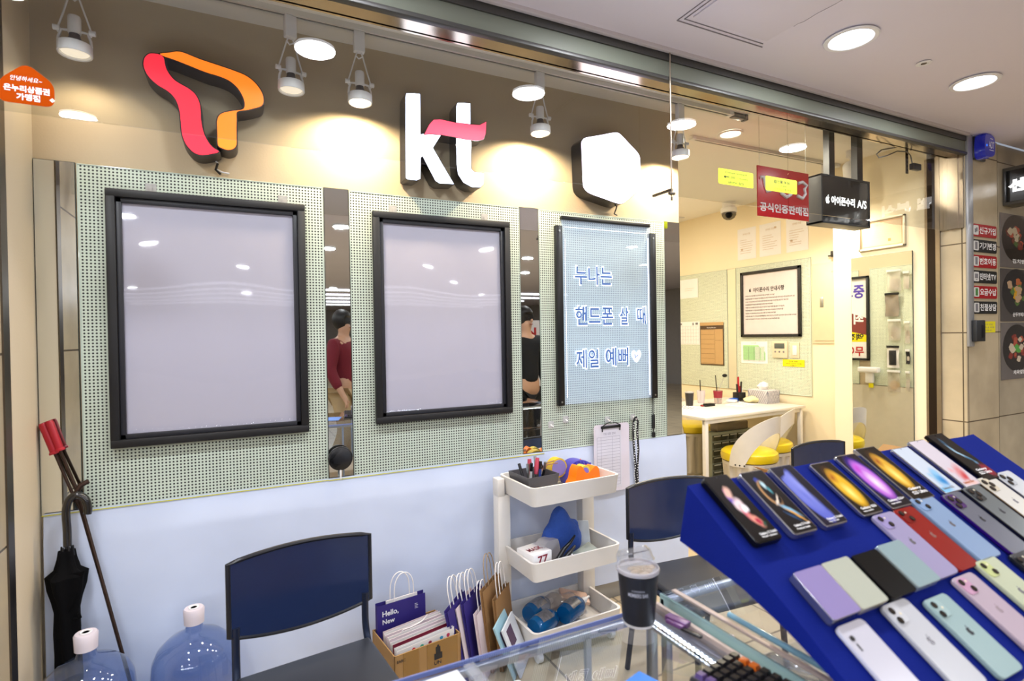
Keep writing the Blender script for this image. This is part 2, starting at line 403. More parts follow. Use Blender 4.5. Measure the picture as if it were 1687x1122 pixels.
bm = BM(); box(bm, -1.2, 4.2, 1.87, 1.88, 2.575, 2.72); struct('trim_7', bm, FASC, 'grey green shutter fascia')
bm = BM(); box(bm, -1.2, 4.2, 1.855, 1.885, 2.565, 2.582, .003); box(bm, -1.2, 4.2, 1.862, 1.875, 2.655, 2.70); struct('trim_8', bm, mat('dark_grey_lip', '3b3a38', .4), 'dark lips of the shutter fascia')
bm = BM(); box(bm, -1.2, 4.2, 1.84, 1.86, 2.684, 2.712, .003); struct('trim_9', bm, mat('off_white_trim', 'c9c2c4', .5), 'off-white ceiling edge moulding')
bm = BM(); box(bm, -1.2, 4.2, 1.885, 1.965, 2.572, 2.60); box(bm, -1.2, 4.2, 1.955, 1.975, 2.572, 2.80); struct('trim_10', bm, mat('brushed_soffit_steel', 'b8ab98', .16, 1, noise=.12, scale=8), 'brushed steel soffit under the shutter')
bm = BM(); box(bm, -.655, 2.34, BY-.014, BY+.0, 0, .085, .002); struct('baseboard_back', bm, mat('grey_skirting', '8d8a84', .5))
bm = BM(); box(bm, 4.186, 4.2, 2.1, 2.75, 0, .09); box(bm, 4.586, 4.6, 2.76, 5.35, 0, .09); struct('baseboard_right', bm, mat('grey_skirting', '8d8a84', .5))
# mall side behind the camera
bm = BM(); box(bm, -7, 11, -20.2, -20, 0, 2.7); struct('wall_mall', bm, mat('mall_far_wall', 'a09a94', .7))
bm = BM(); box(bm, -7.2, -7, -20, 7, 0, 2.7); struct('wall_mall_left', bm, mat('mall_far_wall', 'a09a94', .7))
bm = BM(); box(bm, 11, 11.2, -20, 7, 0, 2.7); struct('wall_mall_right', bm, mat('mall_far_wall', 'a09a94', .7))
# access hatch in the mall ceiling
hp = root('ceiling_hatch', 'square white access hatch in the mall ceiling above the shop front', 'access hatch', (1.83, 1.45, 2.70))
HM = mat('hatch_groove', '8c868c', .6)
b = BM(); fr = F((0, 0, 2.70), (1, 0, 0), (0, -1, 0))
box(b, 1.62, 2.04, 1.27, 1.62, 2.694, 2.70, .001); part('panel', b, CEIL2, hp)
b = BM()
for (x0, x1, y0, y1) in ((1.58, 2.07, 1.665, 1.668), (1.60, 2.05, 1.645, 1.647), (1.58, 1.582, 1.24, 1.668), (1.60, 1.602, 1.25, 1.648), (1.63, 2.03, 1.612, 1.622)): box(b, x0, x1, y0, y1, 2.696, 2.7005)
part('frame', b, HM, hp)
# a ceiling crack
b = BM(); tube(b, [(2.052, 1.50, 2.6995), (2.05, 1.48, 2.6995), (2.058, 1.46, 2.6995), (2.054, 1.4, 2.6995), (2.06, 1.33, 2.6995), (2.056, 1.24, 2.6995)], .0012, 5)
solo('ceiling_seam', b, HM, 'thin cracked seam in the mall ceiling beside the hatch', 'seam')

# ------------------------------------------------------------------ mall downlights
def downlight(x, y, z, r, label, m=EMW, energy=20, col=(.93, .95, 1), group='mall ceiling downlights', lamp=True):
    t = root('downlight', label, 'downlight', (x, y, z), group)
    b = BM(); lathe(b, [(r*1.0, -.001), (r*1.22, -.003), (r*1.28, -.007), (r*1.22, -.011), (r*1.05, -.011), (r*.99, -.006), (r*1.0, -.001)], (x, y, z), 40); part('trim_ring', b, WHITEP, t)
    b = BM(); cyl(b, (x, y, z-.002), (x, y, z-.006), r, seg=40); part('diffuser', b, m, t)
    if lamp: light('lamp_light', 'AREA', (x, y, z-.02), energy, col, r*2, t)
    return t
P1 = on(1402, 62, 2, 2.7); P2 = on(1606, 134, 2, 2.7)
ML = 'round white mall ceiling downlight, '
downlight(P1.x, P1.y, 2.7, .082, ML+'larger of the two in view, left of the sprinkler')
downlight(P2.x, P2.y, 2.7, .082, ML+'smaller of the two in view, right of the sprinkler')
for x, y, w in ((1.33, 1.455, 'mirrored in the glass above the hexagon sign'), (.30, 1.455, 'mirrored in the glass between the first two signs'), (-.73, 1.455, 'nearest the left pillar'),
             (-.78, .2, 'mirrored at the lower edge of the glass panel'), (1.0, -1.35, 'upper one mirrored in the narrow mirror strip'), (1.08, -2.9, 'lower one mirrored in the narrow mirror strip'),
             (4.1, -2.8, 'mirrored in the second mirror strip'), (3.2, -.6, 'behind the display stand'), (-2.5, -1.3, 'far left behind the photographer')):
    downlight(x, y, 2.7, .082, ML+w)
P3 = on(1522, 103, 2, 2.7); t = root('sprinkler', 'small recessed sprinkler between the two mall downlights', 'sprinkler', P3)
b = BM(); lathe(b, [(.012, -.001), (.03, -.002), (.032, -.005), (.018, -.008), (.012, -.004)], P3, 24); part('rosette', b, WHITEP, t)
b = BM(); cyl(b, P3-Vector((0, 0, .001)), P3-Vector((0, 0, .006)), .012, seg=16); part('nozzle', b, STEELD, t)
for j, (x, y) in enumerate(((-5, -1.35), (-3, -2.9), (-1, -1.35), (-1, -2.9), (3, -2.0), (5, -1.35), (6.5, -2.9), (6.4, .2), (-2, -9), (2, -9), (6, -9), (0, -12), (4, -12), (-2.6, 1.455), (-4.6, .2), (1, -4.6), (3, -4.6), (-2, -4.6), (5, -4.6), (0, -6.2), (4, -6.2))):  # denser grid added out of view for more bounce light
    downlight(x, y, 2.7, .082, 'added round white downlight of the mall ceiling, out of the direct view', energy=26, group='added mall downlights behind and beside the camera')
for i, y in enumerate((-9.5, -11, -12.4, -14, -15.6)):
    b = BM(); box(b, -3, 9, y, y+.06, 2.66, 2.69); solo('strip_light', b, mat('lit_strip', 'ffffff', .5, emit=6, ecol='f2f6ff'), ('nearest', 'second nearest', 'third nearest', 'fourth nearest', 'farthest')[i]+' long white strip light of the mall ceiling', 'strip light', 'strip lights of the mall ceiling')

# ================================================================== SERVICE WALL
# pegboards and mirror strips
def pegboard(fr, u0, u1, v0, v1, m, label, n0=.0, rim=.008):
    t = root('pegboard', label, 'pegboard', fr.p((u0+u1)/2, v0, n0), 'pale green pegboards')
    b = BM(); fbox(b, fr, u0+.001, u1-.001, v0+.001, v1-.001, n0+.001, n0+.010); part('panel', b, m, t)
    b = BM()
    for a in ((u0, u1, v1-.004, v1), (u0, u1, v0, v0+.004), (u0, u0+.004, v0, v1), (u1-.004, u1, v0, v1)): fbox(b, fr, *a, n0+.0005, n0+.012, .0008, 1)
    part('edge_trim', b, mat('pale_green_trim', 'bccabf', .35, coat=.3), t); return t
pegboard(WALL, -.525, .320, .842, 2.097, PEG, 'pale green pegboard behind the large blank framed poster')
pegboard(WALL, .428, 1.262, .842, 2.095, PEG, 'pale green pegboard behind the smaller blank framed poster')
pegboard(WALL, 1.374, 2.206, .850, 2.097, PEG, 'pale green pegboard behind the glowing writing panel')
def mirror(fr, u0, u1, v0, v1, label, n0=.0, name='mirror_strip', group='narrow wall mirrors'):
    t = root(name, label, 'mirror', fr.p((u0+u1)/2, v0, n0), group)
    b = BM(); fbox(b, fr, u0, u1, v0, v1, n0+.001, n0+.0085); part('mirror_back', b, mat('mirror_edge', '2d3a34', .3), t)
    b = BM(); fbox(b, fr, u0+.0015, u1-.0015, v0+.0015, v1-.0015, n0+.0087, n0+.0095); part('mirror_glass', b, MIRROR, t); return t
mirror(WALL, -.648, -.530, .842, 2.100, 'narrow mirror strip in the left corner behind the red handled tongs')
mirror(WALL, .322, .426, .842, 2.100, 'narrow mirror strip between the two framed posters, round black disc at its foot')
mirror(WALL, 1.264, 1.372, .842, 2.100, 'narrow mirror strip between the smaller poster and the writing panel')
mirror(WALL, 2.208, 2.325, .852, 2.100, 'narrow mirror strip at the right end of the service wall')
# framed posters
def poster(x0, x1, z0, z1, label, clips, w=.030):
    t = root('picture_frame', label, 'picture frame', (x0, BY-.012, z0), 'blank framed posters')
    n0 = .012
    b = BM()
    for a in ((x0, x1, z1-w, z1), (x0, x1, z0, z0+w), (x0, x0+w, z0+w*.9, z1-w*.9), (x1-w, x1, z0+w*.9, z1-w*.9)): fbox(b, WALL, *a, n0, n0+.030, .004)
    part('frame', b, mat('black_satin_frame', '101013', .5), t)
    b = BM(); k = w+.001
    for a in ((x0+w, x1-w, z1-w-.018, z1-w), (x0+w, x1-w, z0+w, z0+w+.018), (x0+w, x0+w+.018, z0+w, z1-w), (x1-w-.018, x1-w, z0+w, z1-w)): fbox(b, WALL, *a, n0+.006, n0+.018, .002)
    part('inner_bead', b, mat('dark_grey_bead', '1d1e25', .4), t)
    b = BM(); fbox(b, WALL, x0+w*.8, x1-w*.8, z0+w*.8, z1-w*.8, n0, n0+.005); part('blank_sheet', b, mat('lavender_grey_sheet', 'b9b8c4', .5, noise=.015), t)
    b = sheet(WALL, x0+w+.01, x1-w-.01, z0+w+.01, z1-w-.01, n0+.0125, 10, 12, lambda u, v: .0012*math.sin(9*u+2)*math.sin(7*v)); part('cover_film', b, glassmat('poster_film', 'f8f8fb', 1.0, .03), t)
    for c in clips:
        b = BM(); fbox(b, WALL, c-.018, c+.018, z1-.005, z1+.035, .0105, .0125); fbox(b, WALL, c-.004, c+.004, z1-.01, z1+.02, .013, .02); part('clear_hanger', b, glassmat('clear_plastic', 'eceaea', 1.5, .1, .25), t)
poster(-.439, .243, 1.062, 2.012, 'large blank poster in a black frame, left of the two', (-.30, .16))
poster(.523, 1.195, 1.068, 2.012, 'blank poster in a black frame, right of the two', (.62, 1.07))
# glowing writing panel
t = root('writing_panel', 'clear edge-lit writing panel with black bars and glowing Korean handwriting', 'led message board', (1.78, BY-.03, 1.08))
b = BM(); fbox(b, WALL, 1.500, 2.085, 1.085, 2.050, .024, .029); part('acrylic_sheet', b, glassmat('edge_lit_acrylic', 'f4f7fd', 1.0, .01, .12, 'd4e2f2', glow=.16), t)
BAR = mat('black_bar', '0b0b0d', .35)
for a in ((1.462, 1.501, 1.080, 2.018), (2.082, 2.122, 1.080, 2.018)):
    b = BM(); fbox(b, WALL, *a, .010, .036, .003); o = part('side_bar', b, BAR, t)
    b = BM()
    for z in (1.10, 1.99): c = WALL.p((a[0]+a[1])/2, z, .036); cyl(b, c, c+Vector((0, -.003, 0)), .005, seg=12)
    part('screw', b, ALU, o)
b = BM(); fbox(b, WALL, 1.500, 2.083, 2.050, 2.070, .012, .036, .003); part('top_bar', b, BAR, t)
b = BM(); GLOW = mat('led_edge_glow', 'ffffff', .5, emit=3.0, ecol='dfe6ff')
fbox(b, WALL, 2.066, 2.072, 1.10, 1.99, .028, .031); fbox(b, WALL, 1.518, 1.520, 1.12, 1.95, .029, .030); fbox(b, WALL, 1.52, 2.06, 2.012, 2.014, .029, .030); part('led_edge', b, GLOW, t)
HALO = mat('glowing_marker_halo', 'f4f8ff', .5, emit=2.0, ecol='e6efff'); PEN = mat('blue_marker_ink', '4668a8', .5, emit=.12, ecol='5c86d8')
for (s, x0, x1, z0, z1) in (('누나는', 1.575, 1.815, 1.715, 1.815), ('핸드폰', 1.575, 1.820, 1.500, 1.600), ('살', 1.865, 1.925, 1.500, 1.595), ('때', 1.985, 2.045, 1.505, 1.600), ('제일', 1.575, 1.720, 1.270, 1.370), ('예뻐', 1.765, 1.920, 1.275, 1.375)):
    bh = BM(); text(bh, WALL, s, x0-.006, x1+.006, z0-.006, z1+.006, .0300, bold=.036); part('glowing_outline', bh, HALO, t); bp = BM(); text(bp, WALL, s, x0, x1, z0, z1, .0308, bold=.014); part('handwriting', bp, PEN, t)
hp_ = [(0, -.034), (-.030, -.004), (-.032, .018), (-.018, .030), (0, .018), (.018, .030), (.032, .018), (.030, -.004)]
bh = BM(); bp = BM()
prism(bh, WALL, [(1.975+x*1.0, 1.325+y*1.1) for x, y in smooth(hp_, 4)], .0298, .0302)
tube(bp, [WALL.p(1.963, 1.335, .031), WALL.p(1.967, 1.315, .031), WALL.p(1.985, 1.330, .031)], .003, 6)
part('glowing_outline', bh, HALO, t); part('handwriting', bp, PEN, t)
b = BM(); tube(b, [WALL.p(*q, .020) for q in ((2.098, 1.08), (2.097, 1.00), (2.102, .96))], .003, 6)
fbox(b, WALL, 2.092, 2.108, .905, .985, .012, .026, .004); tube(b, [WALL.p(*q, .018) for q in ((2.100, .905), (2.098, .88), (2.102, .865))], .003, 6); fbox(b, WALL, 2.090, 2.110, .855, .885, .012, .026, .004); part('cable_switch', b, BLACKP, t)
# small things on the pegboard
for x, z, w in ((1.425, .985, 'left of the two under the writing panel'), (1.515, 1.005, 'right of the two under the writing panel')):
    t = root('adhesive_hook', 'small clear adhesive hook, '+w, 'hook', WALL.p(x, z-.02, .012), 'clear adhesive hooks'); FR = glassmat('frosted_plastic', 'f4f4f4', 1, .2, .45, 'eeeeee')
    b = BM(); prism(b, WALL, rrect(x-.016, x+.016, z-.018, z+.018, .006), .0125, .0165); part('base_plate', b, FR, t)
    b = BM(); tube(b, [WALL.p(x, z, .016), WALL.p(x, z-.012, .026), WALL.p(x, z-.004, .033)], .004, 8); part('hook', b, FR, t)
# clipboard
t = root('clipboard', 'clipboard with a ruled form hanging right of the trolley on the wall', 'clipboard', WALL.p(1.79, .615, .02)); PINKB = mat('pale_pink_board', 'd9d2de', .4, coat=.3)
b = BM(); prism(b, WALL, rrect(1.672, 1.905, .595, .962, .018), .040, .044); part('board', b, PINKB, t)
b = BM(); fbox(b, WALL, 1.680, 1.850, .615, .940, .0445, .0455); sh = part('form_sheet', b, mat('form_paper', 'd4d2dd', .7), t)
b = BM()
for i in range(17): fbox(b, WALL, 1.69, 1.84, .63+i*.0165, .631+i*.0165, .0456, .0458)
for x in (1.69, 1.715, 1.79, 1.84): fbox(b, WALL, x, x+.001, .63, .895, .0456, .0458)
text(b, WALL, '가입 상담 안내', 1.73, 1.81, .905, .918, .0458); part('ruling', b, mat('form_line', '6d6c86', .7), sh)
b = BM(); fbox(b, WALL, 1.715, 1.845, .940, .955, .044, .052, .003); tube(b, [WALL.p(*q) for q in ((1.722, .925, .050), (1.722, .955, .054), (1.75, .968, .052), (1.78, .975, .050), (1.81, .968, .052), (1.838, .955, .054), (1.838, .925, .050))], .003, 8); part('clip', b, BLACKP, t)
b = BM(); prism(b, WALL, rrect(1.765, 1.797, .965, 1.0, .006), .0125, .017); tube(b, [WALL.p(1.781, .985, .016), WALL.p(1.781, .972, .050), WALL.p(1.781, .978, .058)], .004, 8)
solo('adhesive_hook', b, FR, 'small clear adhesive hook carrying the clipboard', 'hook', 'clear adhesive hooks')
# lanyard
t = root('lanyard', 'black patterned neck strap hanging right of the clipboard', 'lanyard', WALL.p(1.955, .56, .02))
b = BM()
for k, (xa, xb, nn) in enumerate(((1.940, 1.950, .040), (1.966, 1.958, .044))):
    pts = [(xa, .965), (xa-.004, .90), (xa+.002, .80), (xb, .70), (xb+.004, .575)]
    for (a, c) in zip(pts, pts[1:]):
        vs = [b.verts.new(WALL.p(a[0]-.007, a[1], nn)), b.verts.new(WALL.p(a[0]+.007, a[1], nn+.001)), b.verts.new(WALL.p(c[0]+.007, c[1], nn+.001)), b.verts.new(WALL.p(c[0]-.007, c[1], nn))]
        b.faces.new(vs[::-1])
vs = [b.verts.new(WALL.p(*q)) for q in ((1.933, .965, .040), (1.947, .965, .041), (1.973, .965, .045), (1.960, .988, .044), (1.946, .988, .042))]; b.faces.new(vs[::-1])
part('strap', b, mat('black_webbing', '121318', .7), t)
b = BM(); random.seed(3)
for i in range(26): z = .60+i*.014; x = 1.952+.004*math.sin(i); fbox(b, WALL, x-.012, x-.006, z, z+.006, .0422, .0426); fbox(b, WALL, x+.003, x+.010, z+.005, z+.009, .0462, .0466)
part('white_pattern', b, WINK, t)
b = BM(); prism(b, WALL, rrect(1.940, 1.970, .965, .998, .006), .0125, .0165); tube(b, [WALL.p(1.955, .985, .016), WALL.p(1.955, .972, .048), WALL.p(1.955, .978, .054)], .004, 8)
solo('adhesive_hook', b, FR, 'small clear adhesive hook carrying the black neck strap', 'hook', 'clear adhesive hooks')
# round disc with white handle
t = root('hand_mirror', 'round black disc on a thin white stem standing before the mirror strip', 'hand mirror', (.367, 2.43, .845))
b = BM(); cyl(b, (.367, 2.438, .935), (.367, 2.426, .935), .0485, seg=48); part('disc', b, mat('black_lacquer', '0e0e10', .12, coat=.8), t)
b = BM(); lathe(b, [(.047, 0), (.051, .003), (.051, .010), (.047, .013)], (0, 0, 0), 48, Matrix.Translation((.367, 2.439, .935)) @ Matrix.Rotation(R(90), 4, 'X')); part('rim', b, BLACKP, t)
b = BM(); fbox(b, None, .363, .370, 2.427, 2.433, .846, .888, .001); part('stem', b, WHITEP, t)

# ------------------------------------------------------------------ lit signs
def pxpoly(frY, ox, oy, sc, pts): return [(lambda P: (P.x, P.z))(on(ox+a/sc, oy+c/sc, 1, frY)) for a, c in pts]
FT = 2.352; FRT = F((0, FT, 0), (1, 0, 0), (0, 0, 1))
T1 = [(235, 132), (290, 140), (325, 165), (335, 215), (355, 270), (400, 330), (450, 365), (520, 405), (570, 450), (600, 510), (610, 570), (613, 640), (625, 710), (642, 765), (672, 820), (708, 860), (750, 888), (690, 905), (620, 913), (560, 895), (510, 845), (480, 790), (465, 730), (458, 650), (450, 580), (430, 510), (400, 460), (350, 415), (290, 380), (235, 335), (195, 285), (172, 225), (178, 172), (203, 142)]
T2 = [(298, 134), (375, 126), (455, 119), (600, 175), (750, 225), (880, 270), (970, 310), (1040, 370), (1085, 440), (1095, 500), (1078, 535), (1030, 552), (960, 568), (892, 580), (888, 640), (886, 700), (887, 770), (887, 830), (868, 862), (825, 875), (780, 862), (745, 838), (740, 760), (738, 700), (738, 650), (755, 608), (800, 585), (870, 573), (940, 560), (950, 510), (930, 450), (890, 390), (830, 340), (750, 305), (650, 275), (500, 215), (400, 176), (335, 155)]
SHELL = mat('dark_sign_shell', '1c1216', .4, noise=.1)
t = root('letter_sign', 'large lit red and orange T shaped sign on the upper wall', 'illuminated sign', (-.12, BY-.01, 2.16))
for nm, pts, m in (('red_stroke', T1, mat('lit_red_face', 'f02038', .4, emit=1.6, ecol='ff2c42')), ('orange_stroke', T2, mat('lit_orange_face', 'f07818', .4, emit=1.7, ecol='ff8212'))):
    po = smooth(pxpoly(FT, 200, 60, 4.677, pts), 3)
    b = BM(); prism(b, FRT, offset(po, .004), -.100, -.0005); s = part(nm, b, SHELL, t)
    b = BM(); prism(b, FRT, po, -.004, .001); part('lit_face', b, m, s)
b = BM(); tube(b, [WALL.p(*q) for q in ((-.105, 2.175, .03), (-.075, 2.150, .02), (-.085, 2.130, .012), (-.06, 2.118, .013), (-.035, 2.115, .013))], .003, 6); part('supply_wire', b, WHITEP, t)
b = BM(); tube(b, [WALL.p(*q) for q in ((-.075, 2.150, .02), (-.083, 2.125, .012), (-.066, 2.108, .014))], .005, 6); part('cable_end', b, BLACKP, t)
FK = 2.370; FRK = F((0, FK, 0), (1, 0, 0), (0, 0, 1))
K = [(150, 122), (207, 120), (265, 128), (267, 300), (268, 466), (320, 460), (440, 472), (372, 580), (455, 725), (548, 883), (430, 878), (395, 855), (340, 750), (288, 648), (270, 660), (269, 745), (267, 838), (238, 852), (165, 845), (146, 832), (144, 600), (143, 400), (143, 150)]
Tt = [(580, 203), (630, 202), (687, 208), (688, 300), (688, 400), (690, 500), (691, 640), (692, 755), (715, 782), (799, 795), (798, 885), (770, 912), (700, 908), (630, 870), (585, 800), (573, 700), (571, 550), (570, 400), (570, 230)]
KR = [(300, 468), (342, 385), (378, 345), (432, 341), (560, 370), (690, 385), (765, 390), (820, 362), (815, 460), (795, 508), (745, 520), (640, 508), (560, 490), (440, 470), (350, 462)]
LW = mat('lit_white_face', 'ffffff', .4, emit=5.0, ecol='d4deff')
t = root('letter_sign', 'lit white kt letter sign with a red bar through the t', 'illuminated sign', (.80, BY-.01, 2.12))
for nm, pts, m, dn in (('letter_k', K, LW, 0), ('letter_t', Tt, LW, 0), ('red_bar', KR, mat('lit_pinkish_red_face', 'ee4460', .4, emit=2.3, ecol='ff5874'), .0016)):
    po = pxpoly(FK, 640, 130, 5.1, pts)
    b = BM(); prism(b, FRK, offset(po, .0025), -.088, -.0005+dn); s = part(nm, b, mat('black_sign_shell', '0f0f14', .15, coat=.6), t)
    b = BM(); prism(b, FRK, po, -.004, .001+dn); part('lit_face', b, m, s)
HX = [(265, 262), (278, 218), (318, 188), (480, 160), (640, 130), (690, 135), (730, 165), (815, 255), (900, 345), (932, 395), (942, 450), (947, 580), (952, 700), (938, 760), (880, 832), (770, 930), (720, 948), (660, 940), (515, 888), (370, 835), (310, 790), (285, 730), (278, 600), (272, 430)]
t = root('hexagon_sign', 'lit blank white rounded hexagon sign above the writing panel', 'illuminated sign', (1.75, BY-.01, 2.18))
po = smooth(pxpoly(FK, 920, 200, 7.013, HX), 3)
b = BM(); prism(b, FRK, offset(po, .003), -.094, -.0005); s = part('sign_box', b, mat('black_sign_shell', '0f0f14', .15, coat=.6), t)
b = BM(); prism(b, FRK, po, -.004, .001); part('lit_face', b, mat('lit_pinkish_white_face', 'ffffff', .4, emit=5.5, ecol='f4e4ff'), s)
b = BM(); tube(b, [WALL.p(*q) for q in ((1.86, 2.185, .04), (1.862, 2.14, .015), (1.85, 2.112, .013), (1.87, 2.106, .013))], .004, 6); part('cable_end', b, BLACKP, t)

# ------------------------------------------------------------------ lower wall sheet
random.seed(11)
def wav(u, v):
    k = max(0, min(1, (.842-v)/.1))
    return .016+k*(.010+.004*math.sin(3.1*u+1)*math.sin(2*v+u)+.0025*math.sin(9*u+3*v)*math.sin(2*u-5*v)+.0012*math.sin(23*u-9*v)+.010*max(0, .45-v)*math.sin(7*u+3*v))
t = root('wall_sheet', 'white vinyl sheet hanging over the lower part of the service wall', 'cover sheet', (.85, BY-.03, .09))
part('sheet', sheet(WALL, -.640, 2.345, .092, .850, 0, 150, 50, wav), mat('white_vinyl_sheet', 'c8d3ea', .45, noise=.06, scale=5, bump=1.0, bscale=3.5), t)
b = BM(); fbox(b, WALL, -.645, .32, .842, .8455, .018, .0195); fbox(b, WALL, .32, 1.38, .840, .8435, .018, .0195); part('yellow_tape', b, mat('yellow_tape', 'c9c646', .6), t)
b = BM()
for v in range(24):
    z0 = .092+v*(.85-.092)/24; z1 = .092+(v+1)*(.85-.092)/24
    a = [(2.345, -wav(2.345, z)-0 , z) for z in (z0, z1)]
    q = [b.verts.new((2.345, BY-wav(2.345, z0), z0)), b.verts.new((2.345+.012*math.sin(z0*9), BY+.10, z0)), b.verts.new((2.345+.012*math.sin(z1*9), BY+.10, z1)), b.verts.new((2.345, BY-wav(2.345, z1), z1))]
    b.faces.new(q)
part('folded_end', b, MATS['white_vinyl_sheet'], t)

# ------------------------------------------------------------------ track and spotlights
def track(x0, x1, y, z, label):
    t = root('lighting_track', label, 'lighting track', ((x0+x1)/2, y, z), 'ceiling lighting tracks')
    b = BM(); box(b, x0, x1, y-.018, y-.006, z-.022, z); box(b, x0, x1, y+.006, y+.018, z-.022, z); box(b, x0, x1, y-.006, y+.006, z-.006, z); part('rail', b, WHITEM, t)
    b = BM(); box(b, x0+.02, x1-.02, y-.0055, y+.0055, z-.018, z-.008); part('conductor_slot', b, mat('dark_slot', '3c3030', .6), t)
    b = BM(); box(b, x0-.004, x0+.03, y-.019, y+.019, z-.024, z, .002); box(b, x1-.03, x1+.004, y-.019, y+.019, z-.024, z, .002); part('end_cap', b, WHITEP, t)
    return t
TY, TZ = 2.31, 2.74
tr = track(-.62, 2.60, TY, TZ, 'long white lighting track above the illuminated signs')
b = BM(); box(b, 2.60, 2.70, TY-.016, TY+.016, TZ-.03, TZ-.004, .003); box(b, 2.70, 2.72, TY-.02, TY+.02, TZ-.034, TZ, .003); part('feed_connector', b, mat('grey_connector', '7d7c80', .4, .3), tr)
def spot(x, y, z, label, on_=True, power=26, yaw=0, lean=0, group='white track spotlights', tgt=None):
    t = root('track_spotlight', label, 'spotlight', (0, 0, 0), group)
    zz = -.022
    b = BM(); box(b, -.022, .022, -.014, .014, zz-.085, zz, .003); part('adaptor', b, WHITEP, t)
    b = BM(); tube(b, [(-.008, 0, zz-.085), (-.014, 0, zz-.10), (-.030, .004, zz-.155), (-.045, .004, zz-.205), (-.045, 0, zz-.225)], .003, 6)
    tube(b, [(.008, 0, zz-.085), (.014, 0, zz-.10), (.030, .004, zz-.155), (.045, .004, zz-.205), (.045, 0, zz-.225)], .003, 6); tube(b, [(-.014, 0, zz-.10), (.0, .01, zz-.106), (.014, 0, zz-.10)], .003, 6)
    part('yoke', b, WHITEP, t)
    g = BM()
    lathe(g, [(.001, .0), (.017, 0), (.019, -.006), (.019, -.055), (.017, -.060), (.001, -.060)], (0, 0, zz-.165), 24); part('lamp_holder', g, WHITEP, t)
    b = BM()
    for s in (-1, 1): cyl(b, (s*.040, 0, zz-.212), (s*.058, 0, zz-.212), .009, seg=14); tube(b, [(s*.018, 0, zz-.214), (s*.036, 0, zz-.216), (s*.044, 0, zz-.240), (s*.046, 0, zz-.262)], .0045, 8)
    part('pivot_knobs', b, WHITEP, t)
    b = BM(); lathe(b, [(.014, 0), (.016, -.018), (.030, -.040), (.040, -.052)], (0, 0, zz-.218), 28); part('bulb_neck', b, mat('dark_grey_heatsink', '4a474a', .4, .2), t)
    b = BM(); lathe(b, [(.044, 0), (.0475, -.002), (.0485, -.034), (.046, -.037), (.043, -.034), (.042, -.004), (.044, 0)], (0, 0, zz-.258), 56, ribs=lambda a, q: .02*(1 if math.sin(28*a) > 0 else 0)); part('fin_ring', b, WHITEP, t)
    b = BM(); lathe(b, [(.0001, -.033), (.020, -.0325), (.038, -.029), (.042, -.024)], (0, 0, zz-.258), 32); part('lens', b, EMWARM if on_ else mat('dim_lens', 'd8d2c6', .3, emit=(1.2 if power else .15), ecol='fff0d8'), t)
    if power:
        light('bulb_light', 'SPOT', (0, .01, zz-.300), power, (1, .78, .50) if power < 67 else (1, .86, .66), .03, t, target=(tgt or (0, .22, zz-.75)), spot=R(150), blend=.55)
    t.location = (x, y, z); t.rotation_euler = (lean, 0, yaw); return t
SL = 'white track spotlight '
spot(-.49, TY, TZ, SL+'above the orange house sticker, dimly lit', on_=False, power=5.0, tgt=(0, .12, -.9))
spot(.19, TY, TZ, SL+'beside the T sign, unlit', on_=False, power=0, yaw=.25)
spot(.455, TY, TZ, SL+'glowing between the T sign and the kt sign', power=52)
spot(1.31, TY, TZ, SL+'glowing between the kt sign and the hexagon sign', power=60)
spot(2.20, TY, TZ, SL+'glowing beside the hanging rod at the wall end', power=66)
# glass panels over the counter
GY = 1.962; GF = F((0, GY, 0), (1, 0, 0), (0, 0, 1)); GZ = 2.092
for x0, x1, w in ((-1.15, 1.805, 'left one with the orange house sticker'), (1.809, 2.62, 'middle one with the yellow price sticker'), (2.624, 4.19, 'right one in front of the black light box')):
    b = BM(); fbox(b, GF, x0, x1, GZ, 2.60, -.004, .004, .0008, 1)
    solo('glass_panel', b, GLASS, 'clear frameless glass panel over the counter, '+w, 'glass panel', 'glass panels over the counter')
t = root('hanging_rod', 'thin steel rod with a clamp gripping the lower edge of the glass', 'rod', (1.78, 1.858, 2.06)); rx = on(1105, 200, 1, 1.852).x
b = BM(); cyl(b, (rx, 1.852, 2.688), (rx, 1.852, 2.045), .0035, seg=12); part('rod', b, STEEL, t)
b = BM(); box(b, rx-.016, rx+.016, 1.845, 1.858, 2.060, 2.072, .002); box(b, rx-.006, rx+.006, 1.855, 1.972, 2.078, 2.088); box(b, rx-.006, rx+.006, 1.85, 1.86, 2.06, 2.088); cyl(b, (rx, 1.852, 2.05), (rx, 1.852, 2.035), .005, seg=10); part('clamp', b, STEELD, t)
# stickers on glass
GS = F((0, GY-.0045, 0), (1, 0, 0), (0, 0, 1))
hs = [(lambda P: (P.x, P.z))(on(a, c, 1, GY-.004)) for a, c in ((43, 104), (90, 140), (90, 178), (-3, 166), (-3, 130))]
def rounded(poly, r, n=5):
    out = []; L = len(poly)
    for i in range(L):
        p0 = Vector(poly[i-1]); p1 = Vector(poly[i]); p2 = Vector(poly[(i+1) % L]); a = p1+(p0-p1).normalized()*r; c = p1+(p2-p1).normalized()*r
        for k in range(n+1): q = k/n; out.append(tuple((a*(1-q)**2+p1*2*q*(1-q)+c*q*q)))
    return out
t = root('house_sticker', 'orange house shaped sticker with white Korean lettering on the glass', 'sticker', GS.p(-.5, 2.12, 0))
b = BM(); prism(b, GS, rounded(hs, .022), 0, .0006); part('vinyl', b, mat('orange_sticker', '9c3c06', .9, spec=.03), t)
cx = on(41, 150, 1, GY-.004).x; zb = hs[2][1]
b = BM(); gx = lambda p: on(p, 150, 1, GY-.004).x
gz = lambda p: on(43, p, 1, GY-.004).z
